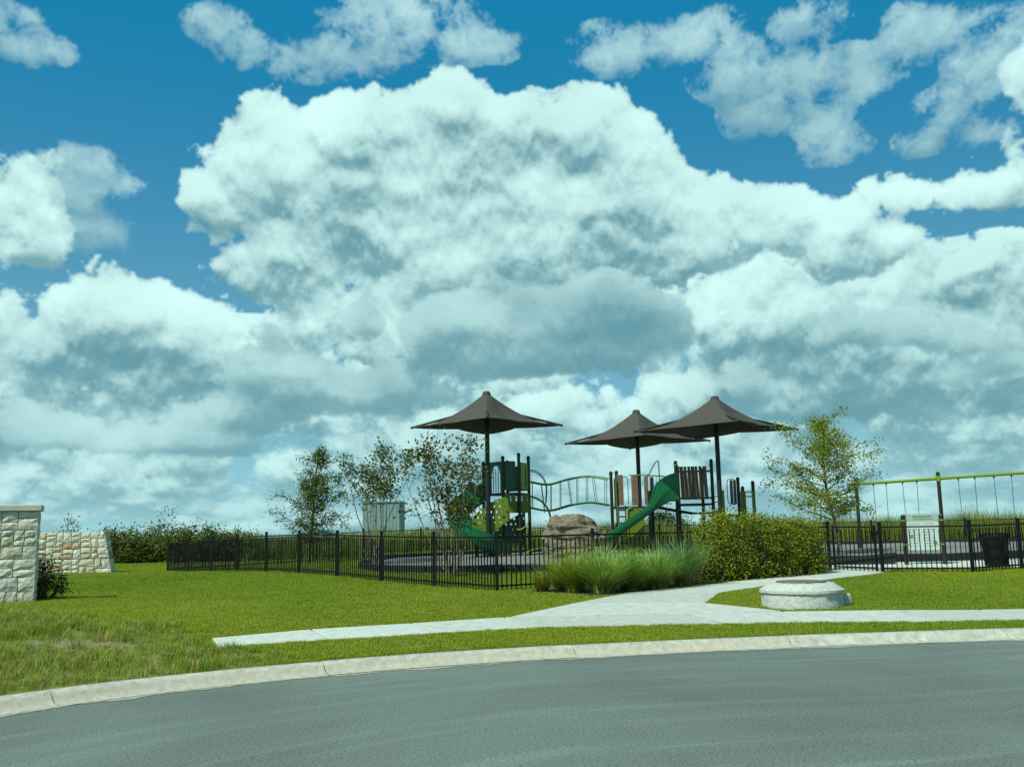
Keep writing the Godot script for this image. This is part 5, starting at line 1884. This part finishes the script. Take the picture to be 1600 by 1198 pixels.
func sky_band(band: int) -> void:
	var c0 := band * SKY_BAND
	var out := PackedFloat32Array()
	out.resize(SKY_H * SKY_BAND * 3)
	var layers := 5
	var last_occ := []
	var last_d := []
	for l in layers:
		var z := PackedFloat32Array()
		z.resize(SKY_H + 1)
		last_occ.append(z)
		last_d.append(z.duplicate())
	var n_shape: FastNoiseLite = sky_noise[0]
	var n_puff: FastNoiseLite = sky_noise[1]
	var n_fine: FastNoiseLite = sky_noise[2]
	var n_low: FastNoiseLite = sky_noise[3]
	var n_tone: FastNoiseLite = sky_noise[4]
	var n_small: FastNoiseLite = sky_noise[5]
	var deg := 90.0 / SKY_H
	var lift := PackedFloat32Array([0.0, 0.36, 0.42, 0.0, 0.22])
	var fade := PackedFloat32Array([0.0, 0.0])
	# cells of the sky beside and behind the camera are coarser, to save time
	var step := 1 if absf((band + 0.5) * SKY_BAND / SKY_W * 360.0 - 180.0) < 42.0 else 4
	fade[0] = pow(0.981, step)
	fade[1] = pow(0.9935, step)
	var lead := 32                      # columns computed before the band so that its light has settled
	for cc in range(-lead, SKY_BAND, step):
		var c := posmod(c0 + cc, SKY_W)
		var az := ((c + 0.5) / SKY_W * 360.0 - 180.0)
		var ra := deg_to_rad(az)
		var px := sin(ra) * 57.3
		var pz := cos(ra) * 57.3
		for l in layers:
			var pocc: PackedFloat32Array = last_occ[l]
			var pd: PackedFloat32Array = last_d[l]
			var up_occ := 0.0
			var up_pocc := 0.0
			var field: PackedFloat32Array = sky_fields[l - 1] if l > 0 else PackedFloat32Array()
			for r in range(0, SKY_H, step):
				var el := 90.0 - (r + 0.5) * deg
				var at := (r * SKY_BAND + cc) * 3
				if l == 0 and cc >= 0:
					var t := clampf(el / 34.0, 0.0, 1.0)
					t = 1.0 - pow(1.0 - t, 2.5)
					out[at] = lerpf(0.36, 0.008, t)
					out[at + 1] = lerpf(0.70, 0.215, t)
					out[at + 2] = lerpf(0.76, 0.425, t)
				var d := -1.0
				var dl := -1.0            # the same field without its finest detail, for the shading
				if l == 0:
					if el < 13.0:
						var v := log(el + 1.2) * 9.0
						dl = 0.42 - maxf(0.0, el - 8.5) * 0.09 + n_low.get_noise_3d(px * 0.8, v, pz * 0.8) * 1.0
						dl -= (n_puff.get_noise_3d(px * 1.6, v * 1.3, pz * 1.6) + 0.45) * 0.95
						dl -= (n_small.get_noise_3d(px, v * 0.9, pz) + 0.5) * 0.35
						d = dl + n_fine.get_noise_3d(px * 0.8, v, pz * 0.8) * 0.25
				else:
					var f: float = field[r * SKY_W + c]
					if f > 0.03:
						var ey := el * 1.2
						var o := l * 37.0
						var fine := n_fine.get_noise_3d(px + o, ey, pz)
						if l == 3:
							dl = f * 1.0 - 0.17 + n_shape.get_noise_3d(px * 1.3 + 40.0, ey * 1.6, pz * 1.3) * 0.7
							d = dl + fine * 0.8 + 0.05
						else:
							dl = f * (0.95 + f * 0.45) - lift[l] + n_shape.get_noise_3d(px + o, ey, pz) * 0.7 - (n_puff.get_noise_3d(px + o, ey, pz) + 0.45) * 1.15
							if dl > -0.5:
								dl -= (n_small.get_noise_3d(px + o, ey, pz) + 0.5) * 0.5
							d = dl + fine * 0.33
				var dens := clampf(dl, 0.0, 0.9)
				var occ := (up_occ * 0.72 + up_pocc * 0.28) * fade[mini(l, 1)] + dens * deg * step * (1.0 if l != 0 else 1.4)
				up_pocc = pocc[r]
				pocc[r] = occ
				up_occ = occ
				var pdv := pd[r]
				pd[r] = maxf(dl, -0.3)
				var up_d: float = pd[maxi(0, r - 8)]
				var far_d: float = pd[maxi(0, r - 24)]
				if d > 0.0 and cc >= 0:
					var slope := clampf((dl - up_d) * 1.35 + (dl - far_d) * 0.3 + (dl - pdv) * 0.9, -0.6, 0.6)
					var thick := 0.95
					var lit := 1.0
					var alpha := 1.0
					match l:
						0:
							lit = exp(-occ * 1.3) * 0.50 + 0.20 + slope * 0.8
							alpha = 1.0 - exp(-d * 8.0)
						1:
							lit = exp(-occ * 0.8) * 0.40 + 0.15 + slope * 0.75
							alpha = 1.0 - exp(-d * 16.0)
						2:
							lit = exp(-occ * 0.5) * 0.28 + 0.31 + slope * 0.68
							alpha = 1.0 - exp(-d * 16.0)
						3:
							lit = 0.26 * exp(-occ * 0.5) + 0.33 + slope * 0.2
							alpha = (1.0 - exp(-d * 1.7)) * 0.95
						4:
							lit = exp(-occ * 0.9) * 0.2 + 0.06 + slope * 0.3
							alpha = (1.0 - exp(-d * 9.0)) * 0.97
					lit += n_tone.get_noise_3d(px + l * 23.0, el * 1.5, pz) * 0.4
					lit = lit if lit > 0.18 else 0.18 * exp((lit - 0.18) / 0.18)
					lit = 1.27 * (1.0 - exp(-1.5 * lit))
					# shadowed grey-blue to sunlit white, seen through a little air near the horizon
					var cr := lerpf(0.10, 0.665, lit)
					var cg := lerpf(0.29, 0.98, lit)
					var cb := lerpf(0.35, 0.945, lit)
					var air := 0.65 * exp(-el / 4.0)
					cr = lerpf(cr, 0.42, air)
					cg = lerpf(cg, 0.74, air)
					cb = lerpf(cb, 0.77, air)
					out[at] = lerpf(out[at], cr, alpha)
					out[at + 1] = lerpf(out[at + 1], cg, alpha)
					out[at + 2] = lerpf(out[at + 2], cb, alpha)
		if step > 1 and cc >= 0:
			for r in range(0, SKY_H, step):
				var at := (r * SKY_BAND + cc) * 3
				for i in range(1, step * step):
					var to := at + ((i / step) * SKY_BAND + i % step) * 3
					for k in 3:
						out[to + k] = out[at + k]
	sky_bands[band] = out

func make_sky() -> Sky:
	var rng := RandomNumberGenerator.new()
	rng.seed = 77
	sky_fields = [sky_field(BANK, rng, "bank"), sky_field(MAIN, rng, "main"), sky_field(THIN, rng, "thin"), sky_field(FRONT, rng, "front")]
	sky_noise = [
		noise_of(FastNoiseLite.TYPE_SIMPLEX_SMOOTH, 0.11, 4, 0.5, 3, 1.5, 0.2),
		noise_of(FastNoiseLite.TYPE_CELLULAR, 0.20, 2, 0.4, 5, 1.2, 0.22),
		noise_of(FastNoiseLite.TYPE_SIMPLEX_SMOOTH, 0.45, 5, 0.62, 9, 1.0, 0.4),
		noise_of(FastNoiseLite.TYPE_SIMPLEX_SMOOTH, 0.10, 5, 0.55, 21, 2.0, 0.2),
		noise_of(FastNoiseLite.TYPE_SIMPLEX_SMOOTH, 0.10, 4, 0.5, 33, 1.5, 0.3),
		noise_of(FastNoiseLite.TYPE_CELLULAR, 0.6, 3, 0.45, 41, 0.6, 0.5)]
	var bands := SKY_W / SKY_BAND
	sky_bands.resize(bands)
	var job := WorkerThreadPool.add_group_task(sky_band, bands)
	WorkerThreadPool.wait_for_group_task_completion(job)
	var bytes := PackedByteArray()
	bytes.resize(SKY_W * SKY_H * 2 * 3)
	var curve := PackedByteArray()
	curve.resize(4097)
	for i in 4097:
		curve[i] = int(clampf(Color(i / 4096.0, 0, 0).linear_to_srgb().r, 0.0, 1.0) * 255.0 + 0.5)
	for b in bands:
		var src: PackedFloat32Array = sky_bands[b]
		for r in SKY_H:
			var to := (r * SKY_W + b * SKY_BAND) * 3
			var from := r * SKY_BAND * 3
			for k in SKY_BAND * 3:
				bytes[to + k] = curve[int(clampf(src[from + k], 0.0, 1.0) * 4096.0)]
	for i in range(SKY_W * SKY_H * 3, SKY_W * SKY_H * 2 * 3, 3):
		bytes[i] = 120
		bytes[i + 1] = 150
		bytes[i + 2] = 150
	# azimuth 0 of the rows above is north (-Z); the panorama's first column is north too
	var im := Image.create_from_data(SKY_W, SKY_H * 2, false, Image.FORMAT_RGB8, bytes)
	var turned := Image.create_empty(SKY_W, SKY_H * 2, false, Image.FORMAT_RGB8)
	turned.blit_rect(im, Rect2i(SKY_W / 2, 0, SKY_W / 2, SKY_H * 2), Vector2i(0, 0))
	turned.blit_rect(im, Rect2i(0, 0, SKY_W / 2, SKY_H * 2), Vector2i(SKY_W / 2, 0))
	sky_bands.clear()
	sky_fields.clear()
	var pano := PanoramaSkyMaterial.new()
	pano.panorama = ImageTexture.create_from_image(turned)
	pano.filter = true
	var sky := Sky.new()
	sky.sky_material = pano
	return sky
